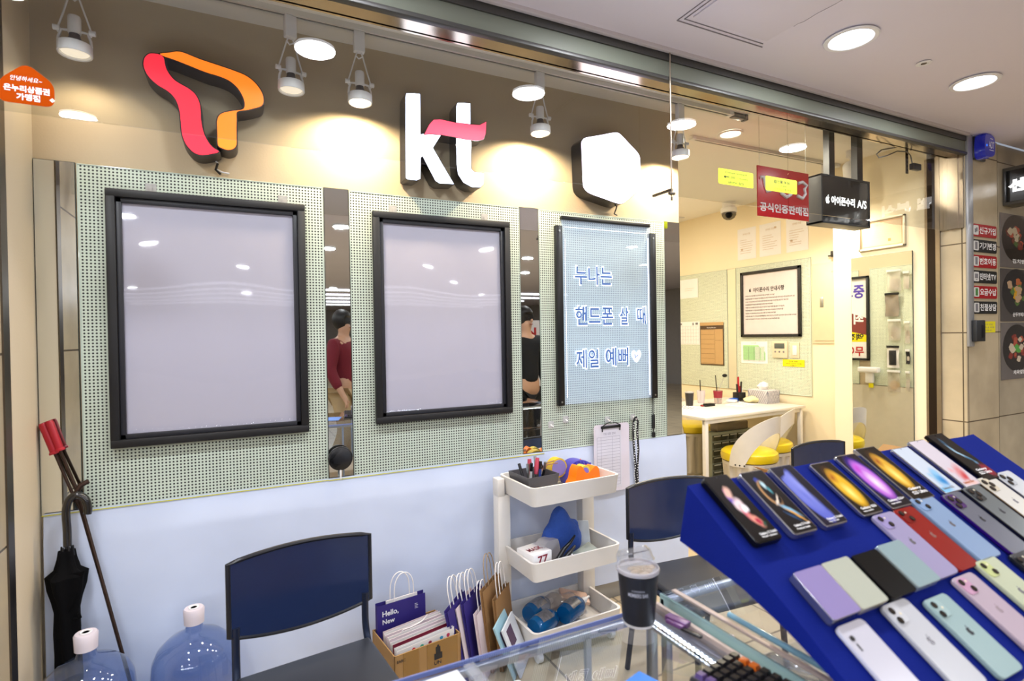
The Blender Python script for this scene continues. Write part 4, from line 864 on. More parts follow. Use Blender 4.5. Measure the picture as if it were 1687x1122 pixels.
for i, (px, py, a, w) in enumerate(((1222, 667, .2, 'stack of printed sheets near the front edge of the side room table'), (1236, 662, -.3, 'loose printed sheet behind the stack on the side room table'), (1130, 672, .5, 'paper under the black cup at the table end'))):
    P = tpx(px, py); fr = F(P, (math.cos(a), math.sin(a), 0), (-math.sin(a), math.cos(a), 0)); t = root('document_sheet', w, 'paper', P, 'papers on the side room table'); k = .0005+.004*(i == 1)
    b = BM(); fbox(b, fr, -.13, .13, -.09, .09, k, k+.003+.002*(i == 0)); part('sheets', b, PAPER, t)
    b = BM()
    for r in range(5): fbox(b, fr, -.11, .02+.02*r, -.07+.03*r, -.066+.03*r, k+.0052*(i == 0)+.0032*(i != 0), k+.0056)
    part('print', b, INK, t)
P = tpx(1243, 663); t = root('folded_cloth', 'crumpled cream towel on the side room table', 'towel', P)
b = BM(); sph(b, P+Vector((0, 0, .03)), .085, 28, 16, (1.6, .7, .38))
for v in b.verts: v.co.z = max(TZ0+.001, v.co.z+.008*math.sin(50*v.co.x)*math.cos(40*v.co.y)+.004*math.sin(130*v.co.x+v.co.z*90))
part('towel', b, mat('cream_towel', 'e6dcaa', .9, bump=.3, bscale=90), t)
P = tpx(1268, 665); t = root('tissue_box', 'grey and white patterned tissue box at the right of the table', 'tissue box', P)
b = BM(); box(b, P.x-.05, P.x+.11, P.y-.02, P.y+.20, TZ0+.001, TZ0+.125, .003); part('carton', b, mat('tissue_carton', 'cfcacb', .6), t)
b = BM(); 
for k in range(9): tube(b, [(P.x-.05+k*.02, P.y-.0215, TZ0+.004), (P.x-.05+min(8, k+2)*.02, P.y-.0215, TZ0+.12)], .0012, 4); tube(b, [(P.x-.05+k*.02, P.y-.0215, TZ0+.004), (P.x-.05+max(0, k-2)*.02, P.y-.0215, TZ0+.12)], .0012, 4)
for k in range(11): tube(b, [(P.x-.0515, P.y-.02+k*.022, TZ0+.004), (P.x-.0515, P.y-.02+min(10, k+3)*.022, TZ0+.12)], .0012, 4); tube(b, [(P.x-.0515, P.y-.02+k*.022, TZ0+.004), (P.x-.0515, P.y-.02+max(0, k-3)*.022, TZ0+.12)], .0012, 4)
part('lattice_print', b, mat('grey_blue_print', '6f6f80', .6), t)
b = BM(); lathe(b, [(.03, 0), (.05, .03), (.035, .06), (.001, .075)], P+Vector((.03, .09, .124)), 12, ribs=lambda a, z: .25*math.sin(3*a+60*z)); part('tissue', b, PAPER, t)
P = tpx(1232, 663); t = root('pen_holder', 'dark box holding red and black tools beside the tissue box', 'tool holder', P+Vector((0, .1, 0)))
b = BM(); box(b, P.x-.045, P.x+.045, P.y+.06, P.y+.14, TZ0+.001, TZ0+.09, .003); part('box', b, BLACKP, t)
for k, (dx, dz, m) in enumerate(((-.01, .24, RED), (-.03, .17, BLACKP), (.03, .19, BLACKP), (.01, .15, mat('dark_red_plastic', '7d1c22', .4)), (.04, .13, WHITEP))):
    b = BM(); tube(b, [P+Vector((dx*.6, .10, .02)), P+Vector((dx, .10, dz))], .009 if k < 3 else .007, 8); part('tool_handle', b, m, t)
P = tpx(1211, 662); t = root('blue_wipe_pack', 'blue and white wipe packet lying behind the papers', 'packet', P)
b = BM(); fr = F(P, (.9, .4, 0), (-.4, .9, 0)); fbox(b, fr, -.07, .10, -.03, .05, .001, .035, .012); part('packet', b, mat('bright_blue_print', '2b5cc0', .4), t)
b = BM(); fbox(b, fr, -.10, -.03, -.035, .055, .001, .03, .01); part('white_end', b, PAPER, t)
P = tpx(1182, 658); t = root('desk_microphone', 'small black brush head on a thin stem above the cups', 'brush', P); b = BM(); tube(b, [P, P+Vector((.03, 0, .12)), P+Vector((.10, 0, .22))], .003, 6); part('stem', b, ALU, t)
b = BM(); sph(b, P+Vector((.105, 0, .235)), .022, 12, 8, (1.3, 1, .8)); part('head', b, BLACKM, t)
# parts cabinet under the table
cb = root('drawer_cabinet', 'grey green parts organiser with rows of small clear drawers under the table', 'drawer cabinet', (3.75, 3.75, 0))
cx0 = on(1166, 640, 1, 3.62).x; GC = mat('grey_green_cabinet', '9aa08c', .5)
cf = F((cx0+.06, 3.62, 0), (1, 0, 0), (0, 0, 1))
b = BM(); fbox(b, cf, -.02, .50, .0, .54, -.10, 0, .002); part('cabinet_body', b, GC, cb)
DR = mat('smoky_drawer', '4a4c3e', .15, coat=.5)
for r in range(8):
    for c in range(5):
        b = BM(); fbox(b, cf, -.012+c*.102, .082+c*.102, .012+r*.065, .062+r*.065, .0005, .012, .002); d = part('drawer', b, DR, cb)
        b = BM(); fbox(b, cf, -.006+c*.102, .076+c*.102, .050+r*.065, .060+r*.065, .0125, .017, .001); part('label_holder', b, mat('pale_label', 'c6c6b8', .5), d)
b = BM(); fbox(b, cf, .06, .46, .541, .62, -.10, -.01, .01); solo('storage_tray', b, glassmat('smoky_tray', 'b5ada0', 1, .1, .5, '8d8478'), 'clear tray of parts on top of the drawer cabinet', 'tray')
b = BM(); P = cf.p(.10, .621, -.05); cyl(b, P+Vector((-.0, -.05, .035)), P+Vector((0, .05, .035)), .033, seg=20); solo('tape_roll', b, mat('brown_tape', '8a5a34', .5), 'brown tape roll on the tray over the drawers', 'tape')
# stools
def stool(label):
    t = root('bucket_stool', label, 'stool', (0, 0, 0), 'yellow cushioned bucket stools')
    b = BM(); lathe(b, [(.001, 0), (.165, 0), (.172, .012), (.170, .03), (.195, .385), (.205, .395), (.205, .42), (.001, .42)], (0, 0, 0), 96, ribs=lambda a, z: (.045*max(-1, min(1, 2.2*math.sin(14*a))) if .02 < z < .39 else 0)); part('fluted_base', b, mat('off_white_plastic', 'cfcac0', .4), t)
    b = BM(); lathe(b, [(.001, .421), (.195, .421), (.212, .43), (.218, .46), (.212, .488), (.19, .505), (.12, .512), (.001, .514)], (0, 0, 0), 48); part('cushion', b, mat('yellow_vinyl', 'd9c012', .35, coat=.3), t)
    b = BM(); n = 40; ring = []                       # hooped backrest: a bent band that rises from both sides of the seat
    for i in range(n+1):
        q = i/n; a = R(-100+200*q)                     # angle round the seat, 0 = back
        for s_, rr in ((0, .219), (1, .225)):
            hgt = .70-.02
            top = .43+(.36)*math.sin(math.pi*min(1, max(0, (q*1.0))))**.55; low = .40+(.26)*max(0, math.sin(math.pi*(q-.16)/.68) if .16 < q < .84 else 0)**.7
            low = min(low, top-.05) if .16 < q < .84 else .40
            o = 1+.10*(top-.43)
            ring.append((b.verts.new((rr*math.sin(a), rr*math.cos(a), low)), b.verts.new((rr*o*math.sin(a), rr*o*math.cos(a), top))))
    for i in range(n):
        (a0, a1), (c0, c1) = ring[2*i], ring[2*i+1]; (e0, e1), (g0, g1) = ring[2*i+2], ring[2*i+3]
        b.faces.new((a0, a1, e1, e0)); b.faces.new((c0, g0, g1, c1)); b.faces.new((a1, c1, g1, e1)); b.faces.new((a0, e0, g0, c0))
    part('hoop_backrest', b, mat('off_white_shell', 'd6d2ca', .35), t)
    b = BM()
    for a in (-1.5, -1.35, -1.2, 1.2, 1.35, 1.5): cyl(b, (.224*math.sin(a), .224*math.cos(a), .415), (.228*math.sin(a), .228*math.cos(a), .415), .006, seg=10)
    part('screws', b, BLACKP, t); return t
s0 = stool('yellow cushioned bucket stool in front of the white table'); s0.location = (3.64, 3.10, 0); s0.rotation_euler = (0, 0, R(190))
dup(s0, (4.09, 3.31, 0), R(205), 'yellow cushioned bucket stool tucked behind the front stool by the table leg')
dup(s0, (4.2, 4.32, 0), R(20), 'yellow cushioned stool at the left, half hidden by the service wall')

# ================================================================== PILLAR AND NEIGHBOUR
names = ['신규가입', '기기변경', '번호이동', '인터넷/TV', '요금수납', '친절상담']
for k, s in enumerate(names):
    z1 = 2.132-k*.1015; z0 = z1-.082; dark = k % 2
    t = root('service_sign', ('red', 'black')[dark]+' sign plate on the pillar, '+('topmost, above all the others', 'second from the top', 'third from the top', 'with internet and TV lettering', 'with a green icon', 'lowest, above the sensor box')[k], 'sign', PIL.p(4.425, z0, 0), 'service sign plates on the pillar')
    b = BM(); prism(b, PIL, rrect(4.270, 4.585, z0, z1, .014), .001, .005); part('plate', b, mat('black_sign_plate', '1b2022', .25, coat=.4) if dark else mat('red_sign_plate', 'a81420', .25, coat=.4), t)
    b = BM(); prism(b, PIL, rrect(4.285, 4.350, z0+.010, z1-.010, .010), .0052, .0060); ic = part('icon_tile', b, mat('pale_icon_tile', 'd4d4d0', .4), t)
    b = BM()
    if k == 0: fbox(b, PIL, 4.300, 4.318, z0+.025, z0+.05, .0061, .0066); fbox(b, PIL, 4.316, 4.334, z0+.032, z0+.058, .0067, .0071)
    elif k == 3: fbox(b, PIL, 4.298, 4.337, z0+.030, z0+.060, .0061, .0066); fbox(b, PIL, 4.308, 4.327, z0+.018, z0+.024, .0061, .0066)
    else: fbox(b, PIL, 4.303, 4.332, z0+.018, z0+.066, .0061, .0066)
    part('icon', b, (mat('green_icon', '3e7a35', .5) if k == 4 else GREYT), ic)
    b = BM(); text(b, PIL, s, 4.362, 4.572, z0+.020, z1-.016, .0056, .02); part('lettering', b, WINK, t)
t = root('sensor_box', 'dark grey sensor box on the pillar under the sign plates', 'sensor', PIL.p(4.32, 1.36, 0))
b = BM(); fbox(b, PIL, 4.225, 4.335, 1.362, 1.500, .016, .045, .004); part('housing', b, mat('dark_grey_housing'), t)
b = BM(); fbox(b, PIL, 4.285, 4.325, 1.385, 1.47, .0452, .048, .002); part('face', b, BLACKP, t)
t = root('note_sticker', 'small yellow note beside the dark sensor box', 'sticker', PIL.p(4.47, 1.42, 0))
b = BM(); fbox(b, PIL, 4.40, 4.565, 1.418, 1.492, .001, .0018); part('paper', b, mat('yellow_note'), t)
b = BM(); text(b, PIL, '신규 상담', 4.42, 4.53, 1.466, 1.478, .0022); text(b, PIL, '안내 사항', 4.42, 4.55, 1.446, 1.458, .0022); text(b, PIL, '감사합니다', 4.42, 4.52, 1.428, 1.438, .0022); part('lettering', b, GREYT, t)
t = root('alarm_box', 'blue ADT alarm beacon high on the pillar', 'alarm', PIL.p(4.42, 2.56, 0))
b = BM(); fbox(b, PIL, 4.272, 4.42, 2.545, 2.695, .001, .02, .006); part('back_plate', b, BLACKP, t)
pl = [(4.28, 2.56), (4.34, 2.550), (4.395, 2.57), (4.405, 2.63), (4.395, 2.68), (4.34, 2.692), (4.285, 2.68)]
b = BM(); prism(b, PIL, offset(smooth(pl, 4), .004), .02, .05); prism(b, PIL, smooth(pl, 4), .05, .075); part('blue_cover', b, mat('deep_blue_plastic', '101c86', .15, coat=.8, emit=.12, ecol='1030ff'), t)
b = BM(); text(b, PIL, 'ADT', 4.325, 4.39, 2.605, 2.65, .0758, .015); fbox(b, PIL, 4.34, 4.375, 2.665, 2.669, .0755, .0762); fbox(b, PIL, 4.33, 4.385, 2.592, 2.595, .0755, .0762); part('lettering', b, WINK, t)
b = BM(); sph(b, PIL.p(4.300, 2.62, .064), .014, 14, 10); part('beacon_lamp', b, mat('blue_glow', '2060ff', .3, emit=1.5, ecol='2a70ff'), t)
SG = F((4.70, 0, 0), (0, -1, 0), (0, 0, 1))
t = root('projecting_sign', 'black projecting light box sign of the neighbouring shop', 'illuminated sign', (4.78, 1.5, 2.29))
b = BM(); box(b, 4.705, 4.86, 1.15, 1.879, 2.285, 2.54, .004); part('housing', b, mat('grey_sign_housing', '5d5a54', .4, .3), t)
b = BM(); fbox(b, SG, -1.865, -1.17, 2.305, 2.515, -.004, .001); part('face', b, mat('black_gloss_panel'), t)
b = BM(); text(b, SG, '센트럴 분식', -1.845, -1.25, 2.365, 2.455, .002, .05); part('lit_lettering', b, mat('lit_white_letters'), t)
FP = F((0, 1.88, 0), (1, 0, 0), (0, 0, 1)); 
for k, (z0, z1, s, lb, bowl, foods) in enumerate(((1.862, 2.24, '김치찜', 'food poster with a glossy dark bowl, uppermost of the three', '141012', ('a8442a', '7a2a1c', '3e6a2c', 'c7b79a')), (1.489, 1.858, '순두부찌개', 'food poster with an egg yolk bowl, middle of the three', '1a1d24', ('c26a3a', '557a35', 'e0a81c', 'c9a886')), (1.085, 1.485, '제육덮밥', 'food poster with green garnish on red meat, lowest of the three', '17171a', ('8f2d22', 'b5533c', '57b04a', 'd8c8b0')))):
    t = root('food_poster', lb, 'poster', FP.p(4.95, z0, 0), 'food posters of the neighbouring shop')
    b = BM(); fbox(b, FP, 4.66, 5.35, z0+.003, z1-.003, .001, .005); part('poster_sheet', b, mat('poster_ground', '6f6a68', .12, coat=1, noise=.3, scale=4) if k != 1 else mat('poster_ground_dark', '4e4a4a', .12, coat=1, noise=.3, scale=4), t)
    b = BM(); zc = (z0+z1)/2+.02; c = FP.p(4.88, zc, .005)
    prism(b, FP, [(4.88+.20*math.cos(a*.13), zc+.165*math.sin(a*.13)) for a in range(48)], .0052, .0058); part('bowl', b, mat('printed_bowl_'+str(k), bowl, .15, coat=1), t)
    random.seed(20+k)
    for j, fc in enumerate(foods):
        b = BM()
        for i in range((9, 8, 5, 6)[j]):
            a = random.uniform(0, 6.28); r = random.uniform(0, .12 if j != 2 else .05); cxx, czz = 4.88+r*math.cos(a), zc+r*.8*math.sin(a); rr = random.uniform(.02, .05); a2 = random.uniform(0, 3)
            nn = .0060+.0003*(j*9+i)*.1
            prism(b, FP, [(cxx+rr*math.cos(q*.785+a2)*(.6+.4*(q % 2)), czz+rr*.6*math.sin(q*.785+a2)) for q in range(8)], nn, nn+.0001)
        part('dish', b, mat('printed_food_'+fc, fc, .15, coat=1), t)
    b = BM(); text(b, FP, s, 4.82, 5.0, z0+.035, z0+.065, .0072, .02); part('lettering', b, WINK, t)

# ================================================================== CHAIRS
def chair(label):
    t = root('visitor_chair', label, 'chair', (0, 0, 0), 'dark blue chairs at the counter')
    FRM = mat('dark_blue_tube', '1a2338', .3, .3)
    cu = lambda u: .026*(1-(u/.21)**2)
    for nm, n0, n1, m, ins in (('backrest', 0, .010, NAVY, 0),):
        b = BM(); n = 16; g = []
        for i in range(n+1):
            u = -.212+.424*i/n; dz = .012*(1-(u/.212)**2)
            g.append([b.verts.new((u, .215-cu(u)*-1+d, z)) for d in (0, .011) for z in (.575-dz*3.2, .60-dz*2, .70, .770+dz, .792+dz)])
        for a, c in zip(g, g[1:]):
            for k in range(4): b.faces.new((a[k], c[k], c[k+1], a[k+1])[::1]); b.faces.new((a[k+5], a[k+6], c[k+6], c[k+5]))
            b.faces.new((a[0], a[5], c[5], c[0])); b.faces.new((a[4], c[4], c[9], a[9]))
        b.faces.new([g[0][k] for k in (0, 1, 2, 3, 4, 9, 8, 7, 6, 5)]); b.faces.new([g[-1][k] for k in (0, 5, 6, 7, 8, 9, 4, 3, 2, 1)])
        bk = part(nm, b, m, t)
        b = BM(); top = []; 
        for i in range(n+1):
            u = -.212+.424*i/n; dz = .012*(1-(u/.212)**2); top.append((u, .215+cu(u)+.005, .792+dz))
        bot = [(p[0], p[1], .575-.0384*(1-(p[0]/.212)**2)) for p in top][::-1]
        tube(b, top+bot, .0075, 8, closed=True); part('rim', b, mat('black_rim', '0c0f18', .35), bk)
    b = BM(); box(b, -.20, .20, -.21, .20, .435, .462, .011, None, 3); part('seat', b, mat('dark_grey_seat', '23262e', .45), t)
    for s in (-1, 1):
        b = BM(); tube(b, smooth([(s*.195, .222, .60), (s*.195, .224, .50), (s*.197, .20, .43), (s*.20, .18, .38), (s*.203, .215, .18), (s*.205, .25, .004)], 5, False), .0115, 12); part('leg', b, FRM, t)
        b = BM(); tube(b, smooth([(s*.197, .10, .425), (s*.2, -.15, .425), (s*.20, -.19, .40), (s*.205, -.21, .2), (s*.207, -.225, .004)], 5, False), .0115, 12); part('leg', b, FRM, t)
        b = BM(); tube(b, [(s*.197, .205, .43), (s*.197, .05, .427)], .0115, 12); part('seat_frame', b, FRM, t)
    b = BM(); tube(b, [(-.2, -.12, .425), (.2, -.12, .425)], .009, 10); tube(b, [(-.195, .19, .40), (.195, .19, .40)], .009, 10); part('stretcher', b, FRM, t)
    return t
c0 = chair('dark blue plastic backed chair nearest the large blank poster'); c0.location = (.185, 1.615, 0); c0.rotation_euler = (0, 0, R(7))
dup(c0, (1.648, 1.632, 0), R(-5), 'dark blue plastic backed chair right of the white trolley')
dup(c0, (2.95, 1.82, 0), R(-3), 'dark blue plastic backed chair behind the row of phones')

# ================================================================== TROLLEY
CARTP = mat('cream_white_plastic', 'dedbd6', .35, noise=.03)
CX, CY = 1.345, 2.245
t = root('storage_trolley', 'white three tier plastic trolley against the service wall', 'trolley', (CX, CY, 0))
CF = F((CX, CY, 0), (math.cos(R(2)), math.sin(R(2)), 0), (-math.sin(R(2)), math.cos(R(2)), 0))   # u right, v back, n up
HW, HD = .245, .160
for zr, h in ((.785, .085), (.455, .085), (.150, .085)):
    b = BM(); o = []
    for k, (dz, ins) in enumerate(((-h, .014), (0, 0))):
        o.append([b.verts.new(CF.p(u, v, zr+dz)) for u, v in rrect(-HW+ins, HW-ins, -HD+ins*.7, HD-ins*.7, .03-.01*(1-k), 4)])
    i_ = []
    for k, (dz, ins) in enumerate(((-h+.004, .022), (0, .012))):
        i_.append([b.verts.new(CF.p(u, v, zr+dz)) for u, v in rrect(-HW+ins, HW-ins, -HD+ins*.8, HD-ins*.8, .024-.006*(1-k), 4)])
    n = len(o[0])
    for i in range(n):
        j = (i+1) % n
        b.faces.new((o[0][i], o[0][j], o[1][j], o[1][i])); b.faces.new((i_[0][i], i_[1][i], i_[1][j], i_[0][j])); b.faces.new((o[1][i], o[1][j], i_[1][j], i_[1][i]))
    b.faces.new(o[0][::-1]); b.faces.new(i_[0]); part('tray', b, CARTP, t)
for s in (-1, 1):
    b = BM()
    for (za, zb) in ((.085, .375), (.150, .69), (.455, .70)): pass
    fbox(b, CF, s*.245-(.036 if s < 0 else .045), s*.245+(.030 if s < 0 else .030), .095, .150, .06, .695, .006); fbox(b, CF, s*.245-(.036 if s < 0 else -.002), s*.245+(.002 if s < 0 else .030), .095, .150, .69, .775, .004); part('post', b, CARTP, t)
    b = BM(); fbox(b, CF, s*.2-.018, s*.2+.018, -.12, -.09, .045, .07, .003)
    for v in (-.12, .11):
        P = CF.p(s*.20, v, .027); cyl(b, P-CF.u*.011, P+CF.u*.011, .026, seg=20); fbox(b, CF, s*.2-.016, s*.2+.016, v-.014, v+.014, .026, .068, .003)
    part('caster', b, WHITEP, t)
def cp(u, v, z): return CF.p(u, v, z)
TF = .705                                        # top tray floor
# pen tray
t = root('pen_tray', 'dark grey tapered desk tray of pens on the trolley top', 'pen tray', cp(-.14, 0, TF))
fr = F(cp(-.135, .01, TF), (.99, .08, 0), (-.08, .99, 0)); b = BM(); DG = mat('dark_grey_tray', '4c4b50', .4)
lo = [fr.p(*q, .001) for q in ((-.07, -.075), (.07, -.075), (.07, .075), (-.07, .075))]; hi = [fr.p(*q, .105) for q in ((-.085, -.088), (.085, -.088), (.085, .088), (-.085, .088))]
hi2 = [fr.p(*q, .105) for q in ((-.082, -.085), (.082, -.085), (.082, .085), (-.082, .085))]; lo2 = [fr.p(*q, .005) for q in ((-.067, -.072), (.067, -.072), (.067, .072), (-.067, .072))]
L = [[b.verts.new(p) for p in x] for x in (lo, hi, hi2, lo2)]
for A_, B_ in zip(L, L[1:]):
    for i in range(4): b.faces.new((A_[i], A_[(i+1) % 4], B_[(i+1) % 4], B_[i]))
b.faces.new(L[0][::-1]); b.faces.new(L[3]); part('tray_body', b, DG, t)
random.seed(4)
PENS = [('black pen', BLACKP), ('silver pen', ALU), ('white pen', WHITEP), ('black marker', BLACKM), ('blue pen', mat('pen_blue', '2a3f90', .3)), ('black pen with silver cap', BLACKP), ('grey pen', GREYT)]
for i, (nm, m) in enumerate(PENS):
    u = -.05+.018*i; P = fr.p(u, -.03+.02*(i % 3), .008); Q = fr.p(u+random.uniform(-.02, .03), .03-.03*(i % 3), .135+.03*random.random())
    t = root('pen', nm+' standing in the grey desk tray, '+('leftmost', 'second from left', 'third from left', 'middle one', 'third from right', 'second from right', 'rightmost')[i], 'pen', P, 'pens in the desk tray')
    b = BM(); tube(b, [P, Q], .0062, 8); part('barrel', b, m, t); b = BM(); tube(b, [P+(Q-P)*.8, Q+(Q-P)*.06], .0074, 8); part('cap', b, ALU if i % 2 else BLACKP, t)
PINK = mat('pink_red_handle', 'c0475c', .4)
for i, du in enumerate((-.015, .028)):
    P = fr.p(-.01+du*.5, .0, .02); Q = fr.p(du, .01, .150); t = root('craft_tool', ('left', 'right')[i]+' pink handled craft knife standing in the desk tray', 'craft knife', P, 'pink handled craft knives')
    b = BM(); tube(b, [P, (P+Q)/2, Q], .006, 8); part('shaft', b, ALU, t)
    b = BM(); tube(b, [P+(Q-P)*.55, P+(Q-P)*.8, Q+(Q-P)*.12], .011, 12, taper=[.8, 1.1, .8]); part('handle', b, PINK, t)
t = root('scissors', 'pair of scissors with thin handles lying over the desk tray edge', 'scissors', fr.p(.09, .03, .11))
b = BM(); tube(b, [fr.p(.05, .02, .08), fr.p(.09, .04, .125), fr.p(.15, .045, .13)], .003, 6); tube(b, [fr.p(.05, .03, .08), fr.p(.10, .03, .12), fr.p(.16, .03, .12)], .003, 6); part('blades', b, mat('rose_gold', 'a8806c', .3, .8), t)
b = BM(); c = fr.p(.055, .03, .115); tube(b, [c+Vector((.018*math.cos(a*.785), .004, .018*math.sin(a*.785))) for a in range(8)], .003, 6, closed=True); part('finger_ring', b, BLACKP, t)
P = cp(-.035, .03, .76); b = BM(); f2 = F(P, (1, 0, 0), (0, .3, 1)); fbox(b, f2, -.02, .02, -.035, .035, 0, .002); solo('yellow_label', b, mat('yellow_tag', 'd3cf2a', .6), 'yellow tag standing right of the desk tray', 'tag')
for k, (u, v, a) in enumerate(((.00, -.07, .3), (.045, -.035, -.4), (-.07, -.10, .1))):
    f2 = F(cp(u, v, TF+.002+.004*k), (math.cos(a), math.sin(a), 0), (-math.sin(a), math.cos(a), 0)); b = BM(); fbox(b, f2, -.05, .05, -.03, .03, 0, .003)
    solo('paper_slip', b, PAPER, 'small paper slip in the trolley top, '+('middle one', 'nearest the orange dispenser', 'before the desk tray')[k], 'paper slip', 'paper slips in the trolley top')
# tape dispensers
def dispenser(P, m, tapem, label, yaw, s=1.0):
    t = root('tape_dispenser', label, 'tape dispenser', P, 'tape dispensers on the trolley top'); fr = F(P, (math.cos(yaw), math.sin(yaw), 0), (0, 0, 1))
    prof = [(-.075, 0), (.078, 0), (.086, .02), (.080, .085), (.062, .105), (.040, .098), (.015, .080), (-.008, .086), (-.026, .112), (-.045, .120), (-.062, .098), (-.072, .060), (-.088, .04), (-.086, .01)]
    b = BM(); prism(b, fr, [(x*s, y*s) for x, y in smooth(prof, 3)], -.028, .028); part('holder', b, m, t)
    b = BM(); c = fr.p(-.005, .085*s, 0); cyl(b, c-fr.n*.022, c+fr.n*.022, .032*s, seg=32); r = part('tape', b, tapem, t)
    b = BM(); cyl(b, c-fr.n*.0235, c+fr.n*.0235, .022*s, seg=28); part('core', b, mat('purple_core', '7c6cc8', .4), r)
    b = BM(); cyl(b, fr.p(.045, .05*s, -.031), fr.p(.045, .05*s, .031), .012, seg=16); part('knob', b, m, t); return t
dispenser(cp(.115, -.035, TF+.001), mat('orange_plastic', 'ee7a0c', .35), mat('clear_yellow_tape', 'd8c24a', .25), 'orange tape dispenser with a purple cored roll on the trolley top', .15)
P = cp(.13, .085, TF+.001); t = root('tape_dispenser', 'purple ribbed tape dispenser behind the orange one', 'tape dispenser', P, 'tape dispensers on the trolley top'); PU = mat('purple_plastic', '4a44ac', .35)
b = BM(); f2 = F(P, (1, .1, 0), (0, 0, 1)); prism(b, f2, smooth([(-.04, 0), (.10, 0), (.105, .06), (.08, .10), (.02, .115), (-.03, .09)], 3), -.035, .035); part('holder', b, PU, t)
b = BM()
for k in range(6): fbox(b, f2, -.02+k*.021, -.012+k*.021, .02, .108-.004*abs(k-2), .035, .043, .002)
part('ribs', b, PU, t)
b = BM(); tube(b, [f2.p(.04, .118, .02), f2.p(.06, .08, .046), f2.p(.062, .0, .046)], .0025, 6); part('orange_band', b, mat('orange_plastic'), t)
P = cp(.03, .10, TF+.001); t = root('tape_roll', 'large yellow and purple roll of tape standing behind the orange dispenser', 'tape', P); c = P+Vector((0.02, 0, .085))
b = BM(); cyl(b, c-CF.v*.022, c+CF.v*.022, .048, seg=40); part('tape', b, mat('yellow_roll', 'dcb830', .4), t)
b = BM(); cyl(b, c-CF.v*.024, c+CF.v*.024, .040, seg=40); part('core', b, mat('lilac_core', '8f86c8', .4), t)
# middle tray
MF = .375
t = root('cleaning_cloth', 'crumpled royal blue cloth in the middle tray of the trolley', 'cloth', cp(.03, .02, MF)); b = BM(); sph(b, cp(.035, .03, MF+.10), .085, 32, 22, (1.25, .7, 1.25))
for v in b.verts: d = v.co-cp(.035, .03, MF+.1); k = 1+.09*math.sin(48*d.x+26*d.z)+.07*math.sin(70*d.z-35*d.x)*math.cos(30*d.y)+(.5*max(0, d.z-.03)*12*(.5-abs(d.x+.01)*9)); v.co = cp(.035, .03, MF+.1)+d*k; v.co.z = max(MF+.002, v.co.z)
part('cloth', b, mat('royal_blue_towel', '2f55ae', .9, noise=.2, scale=20, bump=1.0, bscale=35), t)
t = root('mask_box', 'white carton with red print at the left of the middle tray', 'box', cp(-.17, -.03, MF)); b = BM(); f2 = F(cp(-.165, -.035, MF), (.97, .2, 0), (-.2, .97, 0)); fbox(b, f2, -.055, .055, -.06, .06, .001, .095, .003); part('carton', b, PAPER, t)
b = BM(); f3 = F(f2.p(0, -.0605, .0), f2.u, (0, 0, 1)); text(b, f3, '77', -.03, .03, .045, .085, .0006, .02); fbox(b, f3, -.05, .05, .01, .014, .0003, .0008); text(b, F(f2.p(0, 0, .0955), f2.u, f2.v), 'MASK', -.04, .04, -.02, .015, .0005, .02); part('print', b, mat('wine_print', '8a2236', .6), t)
b = BM(); f2 = F(cp(-.085, .01, MF), (.95, .3, 0), (-.3, .95, 0)); prism(b, F(f2.p(0, -.02, 0), f2.u, (0, 0, 1)), smooth([(-.055, .0), (.055, .0), (.05, .10), (.02, .115), (-.045, .105)], 3), -.03, .03); solo('plastic_bag', b, glassmat('white_bag', 'ece9e8', 1.2, .1, .6, 'e6e2e2'), 'white plastic bag between the carton and the blue cloth', 'plastic bag')
b = BM(); f2 = F(cp(.135, .02, MF), (.85, -.5, 0), (.1, .3, .95)); fbox(b, f2, -.045, .05, 0, .15, -.012, .012, .004); o = solo('wipe_packet', b, mat('pale_packet', 'c3ccd2', .3, coat=.4), 'pale printed packet leaning right of the blue cloth', 'packet')
b = BM(); f2 = F(cp(.09, -.08, MF), (.9, .35, .1), (-.3, .9, .35)); fbox(b, f2, -.09, .075, -.03, .05, .03, .045, .003); solo('printed_packet', b, mat('silver_packet', '9aa49c', .2, .3, coat=.5), 'silvery printed packet lying before the blue cloth', 'packet')
t = root('black_pliers', 'black plastic clamp tool lying over the middle tray edge', 'tool', cp(-.03, -.09, MF+.06)); b = BM(); tube(b, [cp(-.085, -.11, MF+.055), cp(-.04, -.09, MF+.085), cp(.01, -.07, MF+.10), cp(.045, -.06, MF+.125)], .012, 10, taper=[1, .9, .7, .4]); tube(b, [cp(-.07, -.125, MF+.05), cp(-.02, -.11, MF+.075), cp(.03, -.08, MF+.085)], .011, 10, taper=[1, 1, .5]); part('body', b, BLACKP, t)
b = BM(); [sph(b, cp(-.06+k*.018, -.135, MF+.062+k*.006), .004, 8, 6) for k in range(3)]; part('white_marks', b, WINK, t)
